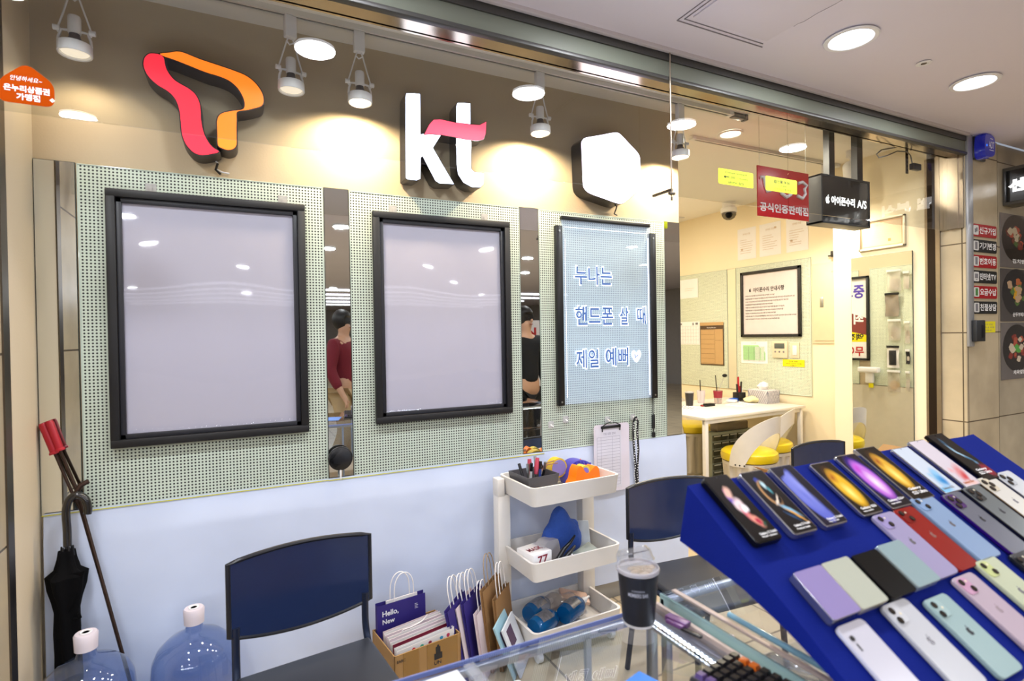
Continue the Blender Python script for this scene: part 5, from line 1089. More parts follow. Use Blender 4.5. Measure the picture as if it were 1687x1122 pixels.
# lower tray
LF = .070
BL_ = glassmat('blue_detergent', '1a86c4', 1.3, .02, .45, '1279c0'); PLASTIC = glassmat('clear_poly', 'f0ecea', 1.3, .08, .25, 'd8cfc8')
def bottle(P, yaw, label, pitch=0):
    t = root('detergent_bottle', label, 'bottle', P, 'blue detergent bottles in the lower tray'); ax = Vector((math.cos(yaw)*math.cos(pitch), math.sin(yaw)*math.cos(pitch), math.sin(pitch)))
    q = Vector((0, 0, 1)).rotation_difference(ax).to_matrix().to_4x4()
    b = BM(); lathe(b, [(.001, 0), (.040, .003), (.047, .02), (.047, .11), (.038, .14), (.018, .16), (.014, .165)], P+Vector((0, 0, .049)), 24, q); part('bottle_body', b, BL_, t)
    b = BM(); lathe(b, [(.016, .165), (.016, .19), (.009, .195), (.009, .21)], P+Vector((0, 0, .049)), 18, q); lathe(b, [(.001, .205), (.006, .207), (.006, .235), (.001, .236)], P+Vector((0, 0, .049)), 12, q); part('cap', b, WHITEP, t)
    up = Vector((0, 0, 1)); sd = ax.cross(up).normalized(); up = sd.cross(ax)
    b = BM()
    for k in range(6):
        a0 = R(-50+100*k/6); a1 = R(-50+100*(k+1)/6); pts = []
        for a, s_ in ((a0, .03), (a1, .03), (a1, .105), (a0, .105)): pts.append(b.verts.new(P+Vector((0, 0, .049))+ax*s_+(up*math.cos(a)+sd*math.sin(a))*.0478))
        b.faces.new(pts)
    part('label', b, mat('bottle_label_silver', '77787e', .3, .1, noise=.8, scale=70), t); return t
bottle(cp(-.15, .055, LF), .45, 'blue detergent bottle lying at the back left of the lower tray')
bottle(cp(-.19, -.06, LF), .35, 'blue detergent bottle lying at the front left of the lower tray')
bottle(cp(-.02, -.05, LF+.012), .45, 'blue detergent bottle lying highest, cap pointing right')
b = BM(); sph(b, cp(.02, .07, LF+.05), .07, 26, 18, (2.0, .8, .75))
for v in b.verts: d = v.co-cp(.02, .07, LF+.05); v.co += d*(.12*math.sin(70*d.x+50*d.z)+.1*math.cos(60*d.y+31*d.x)); v.co.z = max(LF+.002, v.co.z)
solo('plastic_bag', b, PLASTIC, 'crumpled clear plastic bag behind the blue bottles', 'plastic bag')
b = BM(); f2 = F(cp(.11, .08, LF+.06), (.9, -.3, -.25), (.3, .9, .2)); fbox(b, f2, -.06, .09, -.04, .04, 0, .02, .006); solo('snack_packet', b, mat('peach_packet', 'caa894', .3, coat=.4), 'peach coloured packet at the right of the lower tray', 'packet')

# ================================================================== CARTON AND PAPER BAGS
KRAFT = mat('brown_cardboard', 'a07c4c', .75, noise=.08); KR2 = mat('brown_packing_tape', '8a6428', .25, coat=.5)
BF = F((.49, 2.045, 0), (math.cos(R(8)), math.sin(R(8)), 0), (-math.sin(R(8)), math.cos(R(8)), 0)); bw, bd, bh = .285, .235, .245
t = root('cardboard_box', 'open brown cardboard box full of paper bags on the floor', 'cardboard box', BF.p(bw/2, bd/2, 0))
b = BM()
for a in ((0, bw, 0, .004), (0, bw, bd-.004, bd), (0, .004, 0, bd), (bw-.004, bw, 0, bd)): fbox(b, BF, *a, .002, bh)
fbox(b, BF, 0, bw, 0, bd, .001, .005); part('walls', b, KRAFT, t)
fb = F(BF.p(0, 0, 0), BF.u, (0, 0, 1)); b = BM(); fbox(b, fb, .035, .10, .002, bh, 0, .001); fbox(b, fb, .135, .27, .002, bh, 0, .001); part('packing_tape', b, KR2, t)
b = BM(); text(b, fb, 'UN', .165, .195, .155, .170, .0016, .02); text(b, fb, 'EARC', .010, .045, .215, .226, .0016, .02); fbox(b, fb, .165, .200, .175, .20, .0014, .0018); fbox(b, fb, .172, .192, .198, .225, .0014, .0018); fbox(b, fb, .178, .186, .222, .232, .0014, .0018); part('black_print', b, INK, t)
BAGM = {'navy': mat('deep_violet_paper', '2c2170', .5), 'white': mat('bag_white', 'e4dfdc', .6), 'pinkish': mat('bag_pale', 'd8c8cc', .6), 'kraft': mat('kraft_bag', '8c683f', .7), 'maroon': mat('bag_maroon', '7a1f35', .5), 'print': mat('bag_print', 'dcd8d4', .6, noise=.05)}
def bag(fr, w, h, m, label, dep=.012, handle=None, lean=0, group='paper bags', skew=0, hh=.10, inner=None):
    """a flat paper carrier: fr origin at its lower left corner, u along it, v up; two leaves and two loops"""
    t = root('paper_bag', label, 'paper bag', fr.p(w/2, 0, 0), group)
    b = BM()
    for n in (0, dep): fbox(b, fr, 0, w, 0, h+(0 if n else .006), n, n+.0012)
    for u in (0, w):
        vs = [b.verts.new(fr.p(u, 0, .001)), b.verts.new(fr.p(u+(-.006 if u else .006), 0, dep/2)), b.verts.new(fr.p(u, 0, dep)), b.verts.new(fr.p(u, h, dep)), b.verts.new(fr.p(u+(-.008 if u else .008), h-.003, dep/2)), b.verts.new(fr.p(u, h, .001))]
        b.faces.new((vs[0], vs[1], vs[4], vs[5])); b.faces.new((vs[1], vs[2], vs[3], vs[4]))
    part('bag_body', b, m, t)
    if inner: b = BM(); fbox(b, fr, w*.2, w*.85, h-.03, h+.008, dep*.3, dep*.5); part('inner_flap', b, inner, t)
    if handle:
        for n, dx in ((.002, 0), (dep-.001, .012)):
            b = BM(); tube(b, smooth([fr.p(w*.30+dx, h-.03, n), fr.p(w*.31+dx, h+hh*.6, n), fr.p(w*.42+dx, h+hh, n), fr.p(w*.58+dx, h+hh, n), fr.p(w*.69+dx, h+hh*.6, n), fr.p(w*.70+dx, h-.03, n)], 5, False), .0022, 6); part('handle', b, handle, t)
    return t
WH = mat('white_twisted_cord', 'e8e4e2', .6); BRH = mat('brown_twisted_cord', '9a8468', .6)
g = F(BF.p(.008, bd-.020, .01), BF.u, (0, 0.02, 1)); tt = bag(g, .215, .340, BAGM['navy'], 'violet paper bag with a Hello, New slogan and white cord handles', .02, WH, hh=.105, inner=BAGM['white'])
b = BM(); gg = F(g.p(0, 0, .0215), g.u, g.v); text(b, gg, 'Hello,', .022, .092, .288, .314, .0005, .02); text(b, gg, 'New', .022, .075, .260, .280, .0005, .02)
for k in range(4): fbox(b, gg, .165, .18-.003*(k % 2), .288+k*.006, .2895+k*.006, .0002, .0006)
part('slogan', b, WINK, tt)
random.seed(8)
for k in range(9):
    m = (BAGM['print'] if k in (0, 3) else BAGM['maroon'] if k == 2 else BAGM['white'] if k % 2 else BAGM['pinkish'])
    g = F(BF.p(.014+.004*random.random(), .012+k*.0175, .012), (BF.u+Vector((0, 0, .06))), (BF.v*(.02+.03*random.random())+Vector((0, 0, 1))))
    tt = bag(g, .245+.01*random.random(), .236+.0012*k+.006*random.random(), m, 'flat white paper bag in the carton, '+('front one with small coloured prints', 'second from the front', 'third from the front, maroon edged', 'fourth from the front', 'fifth from the front', 'sixth from the front', 'seventh from the front', 'eighth from the front', 'rearmost with a folded handle')[k], .009, group='flat paper bags in the carton')
    if k == 0:
        gg = F(g.p(0, 0, .0105), g.u, g.v)
        for c, u in (('c02030', .07), ('4aa080', .105), ('8a1a3a', .14), ('3f8fb0', .19), ('b03050', .22)):
            b = BM(); prism(b, gg, [(u+.007*math.cos(a)*(1+.2*math.sin(3*a)), .222+.008*math.sin(a)) for a in [i*.52 for i in range(12)]], .0001, .0006); part('printed_motif', b, mat('motif_'+c, c, .6), tt)
b = BM(); tube(b, smooth([BF.p(.08, .12, .245), BF.p(.085, .118, .268), BF.p(.12, .118, .270), BF.p(.17, .12, .278), BF.p(.195, .12, .298)], 5, False), .0025, 6); part('bent_handle', b, WH, tt)
# bags standing right of the carton
for k, (x, y, w, h, m, hm, lb, a) in enumerate(((.785, 2.08, .20, .33, 'navy', WH, 'violet and white paper bag leaning right of the carton', 62), (.815, 2.12, .20, .315, 'pinkish', WH, 'pale lined paper bag, second right of the carton', 60), (.835, 2.13, .20, .32, 'navy', WH, 'violet paper bag, third right of the carton', 58),
        (.860, 2.11, .19, .27, 'pinkish', WH, 'pale paper bag with an orange foot, fourth right of the carton', 60), (.895, 2.14, .20, .345, 'kraft', BRH, 'brown kraft bag with tall brown handles', 58), (.925, 2.13, .19, .30, 'kraft', WH, 'brown kraft bag with white handles nearest the trolley', 60))):
    a -= 14; g = F((x+.012*k-.02, y, .004), (math.cos(R(a)), math.sin(R(a)), 0), (-.16+.02*k, .10, 1)); bag(g, w, h, BAGM[m], lb, .014, hm, group='paper bags standing by the carton', hh=.10 if m != 'kraft' else .12)
for k, (x, m, lb) in enumerate(((.99, 'leaf_blue', 'pale blue leaflet stack left of the trolley'), (1.02, 'leaf_white', 'white and purple leaflet stack beside the trolley foot'))):
    g = F((x, 2.05, .004), (math.cos(R(50)), math.sin(R(50)), 0), (-.35, .12, 1)); t = root('leaflet_stack', lb, 'leaflets', g.p(.08, 0, 0), 'leaflets by the trolley')
    b = BM(); fbox(b, g, 0, .17, 0, .24-.02*k, 0, .008); part('sheets', b, mat(m, '9cc4d2' if k == 0 else 'd5dbe2', .4), t)
    b = BM(); fbox(b, g, .03, .10, .12, .20, .0081, .0088); part('print', b, mat('plum_print', '4b3450', .5), t)

# ================================================================== LEFT CORNER
WAT = glassmat('blue_polycarbonate', 'c6d2ea', 1.5, .0, .09, '93a8d0', ior=1.5)
def jug(P, label):
    t = root('water_jug', label, 'water bottle', P, 'empty blue water jugs')
    b = BM(); lathe(b, [(.001, .012), (.10, .0), (.130, .012), (.136, .03), (.136, .085), (.130, .095), (.136, .105), (.136, .165), (.130, .175), (.136, .185), (.136, .28), (.131, .325), (.115, .360), (.085, .388), (.050, .405), (.030, .415), (.0265, .43), (.0265, .455)], P, 64); part('jug_body', b, WAT, t)
    b = BM(); lathe(b, [(.0275, .452), (.0285, .440), (.032, .438), (.0325, .455), (.034, .486), (.030, .492), (.001, .493)], P, 32); c = part('cap', b, mat('pale_pink_cap', 'd5ccd4', .4), t)
    b = BM(); lathe(b, [(.018, .4935), (.016, .4955), (.010, .4935)], P, 24); part('cap_recess', b, WHITEP, c); return t
jug(Vector((-.176, 2.268, 0)), 'empty blue water jug with a pale cap beside the dark chair')
jug(Vector((-.484, 2.245, 0)), 'empty blue water jug with a pale cap in the left corner')
# umbrella
BK = mat('black_umbrella_cloth', '08080a', .9, bump=.2, bscale=40, spec=.1); UY = 2.387
t = root('umbrella', 'folded black umbrella hooked on the tongs in the left corner', 'umbrella', (-.565, UY, .05))
b = BM(); tube(b, smooth([(-.560, UY, .745), (-.560, UY, .80), (-.562, UY, .865), (-.552, UY, .905), (-.530, UY, .918), (-.508, UY, .902), (-.500, UY, .868), (-.502, UY, .848)], 5, False), .0125, 14); part('handle', b, mat('black_glossy_handle', '121010', .2, coat=.6), t)
b = BM(); cyl(b, (-.561, UY, .725), (-.560, UY, .75), .004, seg=10)
for k in range(6): a = k*1.05; cyl(b, (-.561+.018*math.cos(a), UY+.018*math.sin(a), .71), (-.561+.016*math.cos(a), UY+.016*math.sin(a), .745), .0035, .0025, seg=8)
part('rib_tips', b, BLACKP, t)
b = BM(); prof = [(.001, .735), (.022, .73), (.026, .70), (.034, .665), (.055, .645), (.050, .60), (.040, .56), (.033, .52), (.036, .45), (.034, .38), (.036, .30), (.030, .20), (.022, .10), (.008, .05)]
lathe(b, prof, (-.563, UY, 0), 40, ribs=lambda a, z: .16*math.sin(5*a+z*8)); part('folded_canopy', b, BK, t)
b = BM(); vs = [b.verts.new(p) for p in ((-.575, UY-.03, .655), (-.505, UY-.045, .662), (-.535, UY-.036, .56), (-.56, UY-.034, .52))]; b.faces.new(vs); vs = [b.verts.new((v.co.x, v.co.y+.004, v.co.z)) for v in vs]; b.faces.new(vs[::-1]); tube(b, [(-.54, UY-.035, .50), (-.52, UY-.04, .505), (-.525, UY-.04, .52)], .005, 6); part('loose_panel', b, BK, t)
b = BM(); cyl(b, (-.563, UY, .055), (-.563, UY, .012), .004, .0035, seg=8); part('ferrule', b, STEELD, t)
# tongs
t = root('fire_tongs', 'long rusty steel tongs with red grips leaning in the left corner', 'tongs', (-.5, 2.39, .1)); RUST = mat('rusty_steel', '3a2a22', .5, .7, noise=.3, scale=50)
A0, A1 = Vector((-.633, 2.441, 1.165)), Vector((-.614, 2.439, 1.173)); 
b = BM(); tube(b, [A0, Vector((-.601, 2.441, 1.06)), Vector((-.553, 2.432, .915)), Vector((-.528, 2.418, .86)), Vector((-.472, 2.395, .62)), Vector((-.405, 2.36, .33)), Vector((-.350, 2.35, .06))], .0052, 8); part('leg', b, RUST, t)
b = BM(); tube(b, [A1, Vector((-.586, 2.439, 1.07)), Vector((-.541, 2.430, .93)), Vector((-.523, 2.416, .86)), Vector((-.468, 2.388, .62)), Vector((-.401, 2.353, .33)), Vector((-.346, 2.343, .06))], .0052, 8); part('leg', b, RUST, t)
for p, q in ((A0, Vector((-.601, 2.441, 1.06))), (A1, Vector((-.586, 2.439, 1.07)))):
    b = BM(); d = (q-p); tube(b, [p-d*.06, p+d*.02, p+d*.9, p+d*.94, p+d*.99], .0125, 14, taper=[.8, 1.0, 1.0, 1.3, 1.3]); part('red_grip', b, mat('red_rubber_grip', 'a81226', .4), t)
b = BM(); tube(b, [(-.549, 2.415, .90), (-.525, 2.415, .945), (-.505, 2.425, .955)], .009, 10); cyl(b, (-.539, 2.413, .895), (-.539, 2.440, .895), .010, seg=12); part('pivot', b, RUST, t)

# ================================================================== DISPLAY CASES
TEAL = mat('green_glass_edge', '9dbdbb', .15, coat=.6); GE = glassmat('counter_glass', 'f2f5fa', 1.2)
def case(x0, x1, y0, y1, zt, label, bottom, shelf=None):
    t = root('display_case', label, 'display case', ((x0+x1)/2, (y0+y1)/2, 0), 'glass display cases of the counter')
    b = BM(); box(b, x0, x1, y0, y1, zt-.008, zt, .001); part('glass_top', b, GE, t)
    b = BM(); box(b, x0+.012, x1-.012, y1-.010, y1-.006, .12, zt-.03); part('back_glass', b, GE, t)
    b = BM(); box(b, x0+.012, x1-.012, y0+.006, y0+.010, .12, zt-.03); part('front_glass', b, GE, t)
    for x, y in ((x0+.01, y1-.01), (x1-.01, y1-.01), (x0+.01, y0+.01), (x1-.01, y0+.01)):
        b = BM(); box(b, x-.009, x+.009, y-.009, y+.009, 0, zt-.008, .002); part('corner_post', b, ALU, t)
    b = BM()
    for a in ((x0, x1, y1-.014, y1-.002), (x0, x1, y0+.002, y0+.014)): box(b, *a, zt-.024, zt-.009, .001)
    for a in ((x0+.002, x0+.014, y0+.015, y1-.015), (x1-.014, x1-.002, y0+.015, y1-.015)): box(b, *a, zt-.024, zt-.009, .001)
    part('top_frame', b, mat('white_grey_aluminium', 'b4bac4', .3, .8), t)
    b = BM(); box(b, x0+.005, x1-.005, y0+.005, y1-.005, .001, .12, .002); part('plinth', b, mat('lavender_laminate', 'b4b4d0', .4), t)
    if shelf:
        b = BM(); box(b, x0+.02, x1-.02, shelf[0], shelf[1], shelf[2], shelf[2]+.006, .001); part('glass_shelf', b, GE, t)
    return t
tl = case(-1.3, .800, .30, .946, .850, 'long glass display case at the left with the coffee cup on it', 0)
b = BM(); box(b, -1.299, .799, .9462, .9475, .841, .8505); part('blue_edge_strip', b, mat('periwinkle_edge_strip', '8a97d2', .2, coat=.5), tl)  # thin periwinkle strip laid along the back edge of the glass top
for x in (.22, .62, ): 
    b = BM(); box(b, x-.006, x+.006, .928, .938, .12, .83); part('door_rail', b, mat('white_grey_aluminium'), tl)
b = BM(); box(b, .775, .779, .31, .93, .815, .822); part('led_channel', b, ALU, tl)
b = BM()
for k in range(36): sph(b, (.789-.0, .925-k*.0115, .826), .0048, 8, 6)
part('led_beads', b, mat('led_bead_glow', 'ffffff', .5, emit=30, ecol='eef4ff'), tl, kind='stuff')
def led(nm, par, x0, x1, y, z, e, tgt):  # area lamp added along a case edge to brighten the shop around it
    l = light(nm, 'AREA', ((x0+x1)/2, y, z), e, (.80, .88, 1), abs(x1-x0), par, shape='RECTANGLE', target=((x0+x1)/2, *tgt)); l.data.size_y = .012
led('added_case_light', tl, -1.1, .08, .925, .83, 17, (1.6, 1.1)); led('added_case_light', tl, -1.1, .70, .32, .83, 12, (.6, 2.7))
tr_ = case(.822, 2.35, .30, .946, .871, 'glass display case at the right carrying the blue phone stand', 0, (.34, .92, .66))
b = BM(); box(b, .822, .828, .30, .946, .80, .871, .001); part('teal_glass_edge', b, TEAL, tr_)
b = BM(); box(b, .846, .858, .31, .935, .8725, .8785, .002); part('cream_rail', b, mat('pinkish_rail', 'cfbdb4', .35, .3), tr_)
b = BM(); box(b, .802, .812, .31, .94, .835, .858, .002); part('joining_rail', b, mat('pinkish_rail'), tr_)
b = BM(); cyl(b, (.875, .30, .8765), (.875, .80, .8765), .006, seg=12); part('blue_seal', b, mat('pale_blue_seal', '7fb0c8', .2, coat=.5), tr_)
# things inside the right case
b = BM(); fr = F((1.0, .70, .668), (1, 0, 0), (0, 1, 0)); b = sheet(fr, -.11, .16, -.02, .19, 0, 24, 20, lambda u, v: .012+.009*math.sin(40*u+20*v)*math.cos(33*v)); solo('plastic_wrap', b, glassmat('grey_poly', 'd8d6d2', 1.4, .05, .55, '8c877f'), 'crumpled grey plastic wrap inside the right display case', 'plastic wrap')
b = BM(); box(b, .90, 1.30, .36, .66, .667, .669); solo('shelf_paper', b, mat('bright_shelf_paper', 'e2e8ee', .5), 'large white sheet of paper inside the right display case', 'paper')
b = BM(); box(b, .91, 1.08, .665, .69, .667, .6695); solo('blue_card', b, mat('pale_blue_card', '7fc4de', .4), 'pale blue printed card behind the white sheet in the right case', 'card')
led('added_case_light', tr_, 1.30, 2.3, .925, .85, 14, (1.6, 1.1)); led('added_case_light', tr_, .9, 2.3, .35, .84, 6, (.7, .3))  # added fill lamps of the right case
# leaflets inside / on the left case
b = BM(); fr = F((.585, .70, .8515), (.96, .28, 0), (-.28, .96, 0)); fbox(b, fr, -.075, .05, -.12, .055, 0, .002); solo('blue_leaflet', b, mat('bright_blue_leaflet', '3f83e0', .4), 'bright blue leaflet lying on the left display case', 'leaflet')
b = BM(); fr = F((.20, .80, .8515), (.99, .06, 0), (-.06, .99, 0)); fbox(b, fr, -.16, .14, -.25, .112, 0, .002); solo('blank_paper', b, PAPER, 'white sheet of paper at the bottom edge on the left display case', 'paper')
b = BM(); fr = F((.36, .80, .8515), (.99, .06, 0), (-.06, .99, 0)); fbox(b, fr, -.012, .010, -.2, .115, 0, .012, .002); solo('clear_ruler', b, glassmat('clear_ruler', 'e6ecf4', 1.5, .02, .15), 'clear plastic strip beside the white sheet of paper', 'ruler')
b = BM(); box(b, .50, .78, .36, .86, .121, .50, .004); solo('storage_carton', b, mat('peach_carton', 'd2b48c', .7), 'beige carton stored inside the left display case', 'box')
t = root('binder_clip', 'small purple hair clip on the counter joint', 'clip', (.775, .84, .858)); PURC = mat('plum_plastic', '7a4f88', .3)
fr = F((.785, .845, .8585), (.25, -.97, 0), (.97, .25, 0)); b = BM(); fbox(b, fr, -.028, .022, -.012, .008, .001, .012, .003); fbox(b, fr, -.02, .02, -.020, -.012, .001, .009, .002); part('clip_body', b, PURC, t)
b = BM(); fbox(b, fr, .015, .060, -.022, -.012, .001, .006, .002); part('black_jaw', b, BLACKP, t)
# coffee cup
P = Vector((.727, .902, .8505)); t = root('coffee_cup', 'tall black paper coffee cup with an open clear lid on the left case', 'coffee cup', P)
H = on(1048, 934, 1, .902).z-.8505
b = BM(); lathe(b, [(.001, .002), (.031, .0), (.0325, .004), (.0335, .006)], P, 40); part('white_base', b, PAPER, t)
b = BM(); lathe(b, [(.0325, .005), (.0415, H-.010), (.0405, H-.010), (.0316, .005)], P, 48); body = part('black_sleeve', b, mat('navy_black_paper', '11131c', .45), t)
b = BM(); lathe(b, [(.0412, H-.008), (.0435, H-.007), (.0445, H-.002), (.0432, H+.001), (.040, H+.001), (.039, H-.004)], P, 48); part('rim', b, glassmat('cloudy_rim', 'f2eff2', 1.5, .05, .4, 'e8e6ea'), t)
b = BM(); lathe(b, [(.001, H-.010), (.0395, H-.010)], P, 48); part('drink', b, mat('milky_coffee', 'c6a884', .4, noise=.35, scale=80), t)
random.seed(2)
for k in range(9):
    a = random.uniform(0, 6.28); r = random.uniform(.0, .028); b = BM(); sph(b, P+Vector((r*math.cos(a), r*math.sin(a), H-.006)), .011, 10, 8, (1.2, 1, .6)); part('ice_cube', b, glassmat('ice', 'f6efe8', 1.4, .05, .35, 'e8dccb'), t)
qm = Matrix.Translation((.0, .0, 0)) @ Matrix.Rotation(R(-24), 4, 'X')
b = BM(); lathe(b, [(.0385, 0), (.0405, .003), (.0385, .006), (.036, .022), (.030, .031), (.0285, .030), (.034, .02)], P+Vector((0, .006, H+.004)), 48, qm); part('clear_lid', b, glassmat('lid_plastic', 'f8f8f8', 2.2, .02, .04), t)
cc = math.atan2(P.x, P.y); nv = Vector((-P.x, -P.y, 0)).normalized(); uv_ = Vector((0, 0, 1)).cross(nv)
bt = BM()
def wrap(s, z, h, w, bold):
    tb_ = BM(); text(tb_, F((0, 0, 0), (1, 0, 0), (0, 1, 0)), s, -w/2, w/2, 0, h, 0, bold)
    for v in tb_.verts:
        rr = .0325+(.0415-.0325)*((z+v.co.y)/(H-.01))+.0004; a = v.co.x/rr; o = nv*math.cos(a)+uv_*math.sin(a); v.co = P+o*rr+Vector((0, 0, z+v.co.y))
    merge(bt, tb_)
wrap('MEMBERS BAR', .068, .008, .042, .02); wrap('ANGEL COFFEE', .079, .0035, .026, .01) if False else wrap('COFFEEBEAN', .079, .0035, .026, .01)
part('lettering', bt, mat('silver_print', 'b9bcc8', .4), body)
# numeric keyboard
KF = F((.790, .719, .8505), (math.cos(R(8.7)), math.sin(R(8.7)), 0), (-math.sin(R(8.7)), math.cos(R(8.7)), 0))
t = root('keyboard', 'black keyboard with two orange keys on the counter corner', 'keyboard', KF.p(-.06, -.1, 0))
b = BM(); fbox(b, KF, -.122, 0, -.36, 0, .001, .014, .004); part('case', b, mat('dark_grey_keyboard', '2c2b30', .35), t)
b = BM(); fbox(b, KF, -.118, -.004, -.356, -.004, .0142, .016); part('key_plate', b, mat('grey_key_plate', '5d5a60', .4), t)
KM = [mat('black_key', '1a1a1e', .35), mat('orange_key', 'd0681e', .35), mat('purple_key', '5a4678', .35)]
for r in range(18):
    for c in range(6):
        u = -.109+c*.0190; v = -.016-r*.0192; m = KM[1] if (c == 5 and r in (1, 2)) else KM[2] if (c in (0,) and r < 3) else KM[0]
        b = BM(); n0 = .016
        lo = [KF.p(u+a*.0082, v+e*.0082, n0) for a, e in ((-1, -1), (1, -1), (1, 1), (-1, 1))]; hi = [KF.p(u+a*.0060, v+e*.0060, n0+.0075) for a, e in ((-1, -1), (1, -1), (1, 1), (-1, 1))]
        L1 = [b.verts.new(p) for p in lo]; L2 = [b.verts.new(p) for p in hi]
        for i in range(4): b.faces.new((L1[i], L1[(i+1) % 4], L2[(i+1) % 4], L2[i]))
        b.faces.new(L2); b.faces.new(L1[::-1])
        if r < 16: part('key', b, m, t)
        else:
            b.free()

# ================================================================== PHONE STAND
SFr = F((0, .815, 1.1486), (1, 0, 0), (0, .83, .56))
t = root('phone_stand', 'sloping display stand covered in royal blue cloth', 'display stand', (1.3, .6, .871))
b = BM(); prof = [(.815, 1.1480), (.429, .8880), (.431, .8735), (.455, .880), (.515, .926), (.60, .966), (.685, .997), (.839, 1.030)]
X0, X1, nx = .783, 1.862, 40; rows = []
dense = []
for i in range(len(prof)):
    p, q = prof[i], prof[(i+1) % len(prof)]; k = 14 if i == 0 else 2
    for j in range(k): dense.append((p[0]+(q[0]-p[0])*j/k, p[1]+(q[1]-p[1])*j/k, i == 0))
for i in range(nx+1):
    x = X0+(X1-X0)*i/nx; row = []
    for (y, z, top) in dense:
        dz = (.0009*math.sin(17*x+23*y)+.0006*math.sin(41*x-31*y)) if top else .002*math.sin(25*x+9*y)
        row.append(b.verts.new((x, y, z+dz-.0012)))
    rows.append(row)
for a, c in zip(rows, rows[1:]):
    for k in range(len(a)): b.faces.new((a[k], c[k], c[(k+1) % len(a)], a[(k+1) % len(a)]))
b.faces.new(rows[0]); b.faces.new(rows[-1][::-1]); part('cloth_cover', b, BLUECL, t)
b = BM(); box(b, 1.30, 1.75, .62, .80, .8725, 1.0); box(b, 1.42, 1.60, .70, .80, 1.0, 1.03); part('support_block', b, BLUECL, t)
SCR = {}
def phone(u, v, w, h, th, label, kind, body, face=None, ang=0, cams=None, logo=None, txt=None, txtm=None, rim=None, grp='phones in the back row of the stand', r=.009, lift=.0012):
    """u, v: top left corner on the slope"""
    c, s = math.cos(ang), math.sin(ang)
    fr = F(SFr.p(u, v, lift), SFr.u*c+SFr.v*s, SFr.v*c-SFr.u*s)
    t = root('smartphone', label, 'phone', fr.p(w/2, -h/2, 0), grp)
    b = BM(); out = rrect(0, w, -h, 0, r, 6); t_ = th
    ins = [offset(out, -.0012), out, out, offset(out, -.0012)]; zz = [0, .0012, t_-.0012, t_]
    L = [[b.verts.new(fr.p(a, c_, z)) for a, c_ in p] for p, z in zip(ins, zz)]; n = len(out)
    for A_, B_ in zip(L, L[1:]):
        for i in range(n): b.faces.new((A_[i], A_[(i+1) % n], B_[(i+1) % n], B_[i]))
    b.faces.new(L[3]); b.faces.new(L[0][::-1]); part('body', b, rim or body, t)
    if kind == 'screen':
        b = sheet(fr, .0028, w-.0028, -h+.003, -.003, t_+.0004); part('screen', b, face, t)
        b = BM(); cc = fr.p(w/2, -.006, t_+.0006); cyl(b, cc, cc+fr.n*.0003, .0016, seg=10); part('punch_hole', b, BLACKP, t)
    elif kind == 'back':
        b = BM(); prism(b, fr, rrect(.0006, w-.0006, -h+.0006, -.0006, r, 6), t_-.0002, t_+.0004); bk = part('back_glass', b, body, t)
    if cams:
        style, cm = cams
        if style == 'single':
            b = BM(); prism(b, fr, rrect(.009, .017, -.026, -.018, .0039), t_+.0004, t_+.0022); part('lens', b, BLACKP, t)
            b = BM(); prism(b, fr, rrect(.0115, .0145, -.042, -.030, .0014), t_+.0004, t_+.0010); part('flash', b, BLACKP, t)
        else:
            S = {'dualv': .030, 'diag': .031, 'triple': .037}[style]
            b = BM(); prism(b, fr, rrect(.0045, .0045+S, -.0045-S, -.0045, .008), t_+.0003, t_+.0016); isl = part('camera_island', b, cm, t)
            pts = {'dualv': ((.012, -.012), (.012, -.0285)), 'diag': ((.013, -.012), (.0275, -.0275)), 'triple': ((.0145, -.0145), (.0145, -.034), (.031, -.024))}[style]
            if style == 'dualv': pts = ((.0125, -.0125), (.0125, -.0290))
            rr = .0058 if style != 'triple' else .0072
            for (a, c_) in pts:
                b = BM(); p = fr.p(a, c_, t_+.0016); cyl(b, p, p+fr.n*.0016, rr, seg=24); lz = part('lens', b, mat('lens_bezel', '2b2b30', .2, .6), isl)
            b = BM()
            for (a, c_) in pts: p = fr.p(a, c_, t_+.0032); cyl(b, p, p+fr.n*.0003, rr*.72, seg=20)
            part('lens_glass', b, mat('lens_black', '050507', .05, coat=1), isl)
            b = BM(); p = fr.p(*({'dualv': (.026, -.020), 'diag': (.027, -.012), 'triple': (.033, -.012)}[style]), t_+.0016); cyl(b, p, p+fr.n*.0006, .0022, seg=12); part('flash', b, mat('flash_cream', 'e6dcc0', .3), isl)
    if logo: b = BM(); apple(b, fr, w/2, -h*.47, .0078, t_+.0004, t_+.0007); part('logo', b, logo, t)
    if txt:
        b = BM()
        for (s_, a0, a1, c0, c1) in txt: text(b, fr, s_, a0*w, min(.95, a1+.08)*w, -h*(c1+.004), -h*(c0-.006), t_+.0008, .03)
        part('lettering', b, txtm or WINK, t)
    return t
GT = mat('phone_black_frame', '09090b', .25, spec=.3); SV = mat('phone_silver_frame', 'b9bcc4', .15, .9)
G1 = 'phones in the back row of the stand'
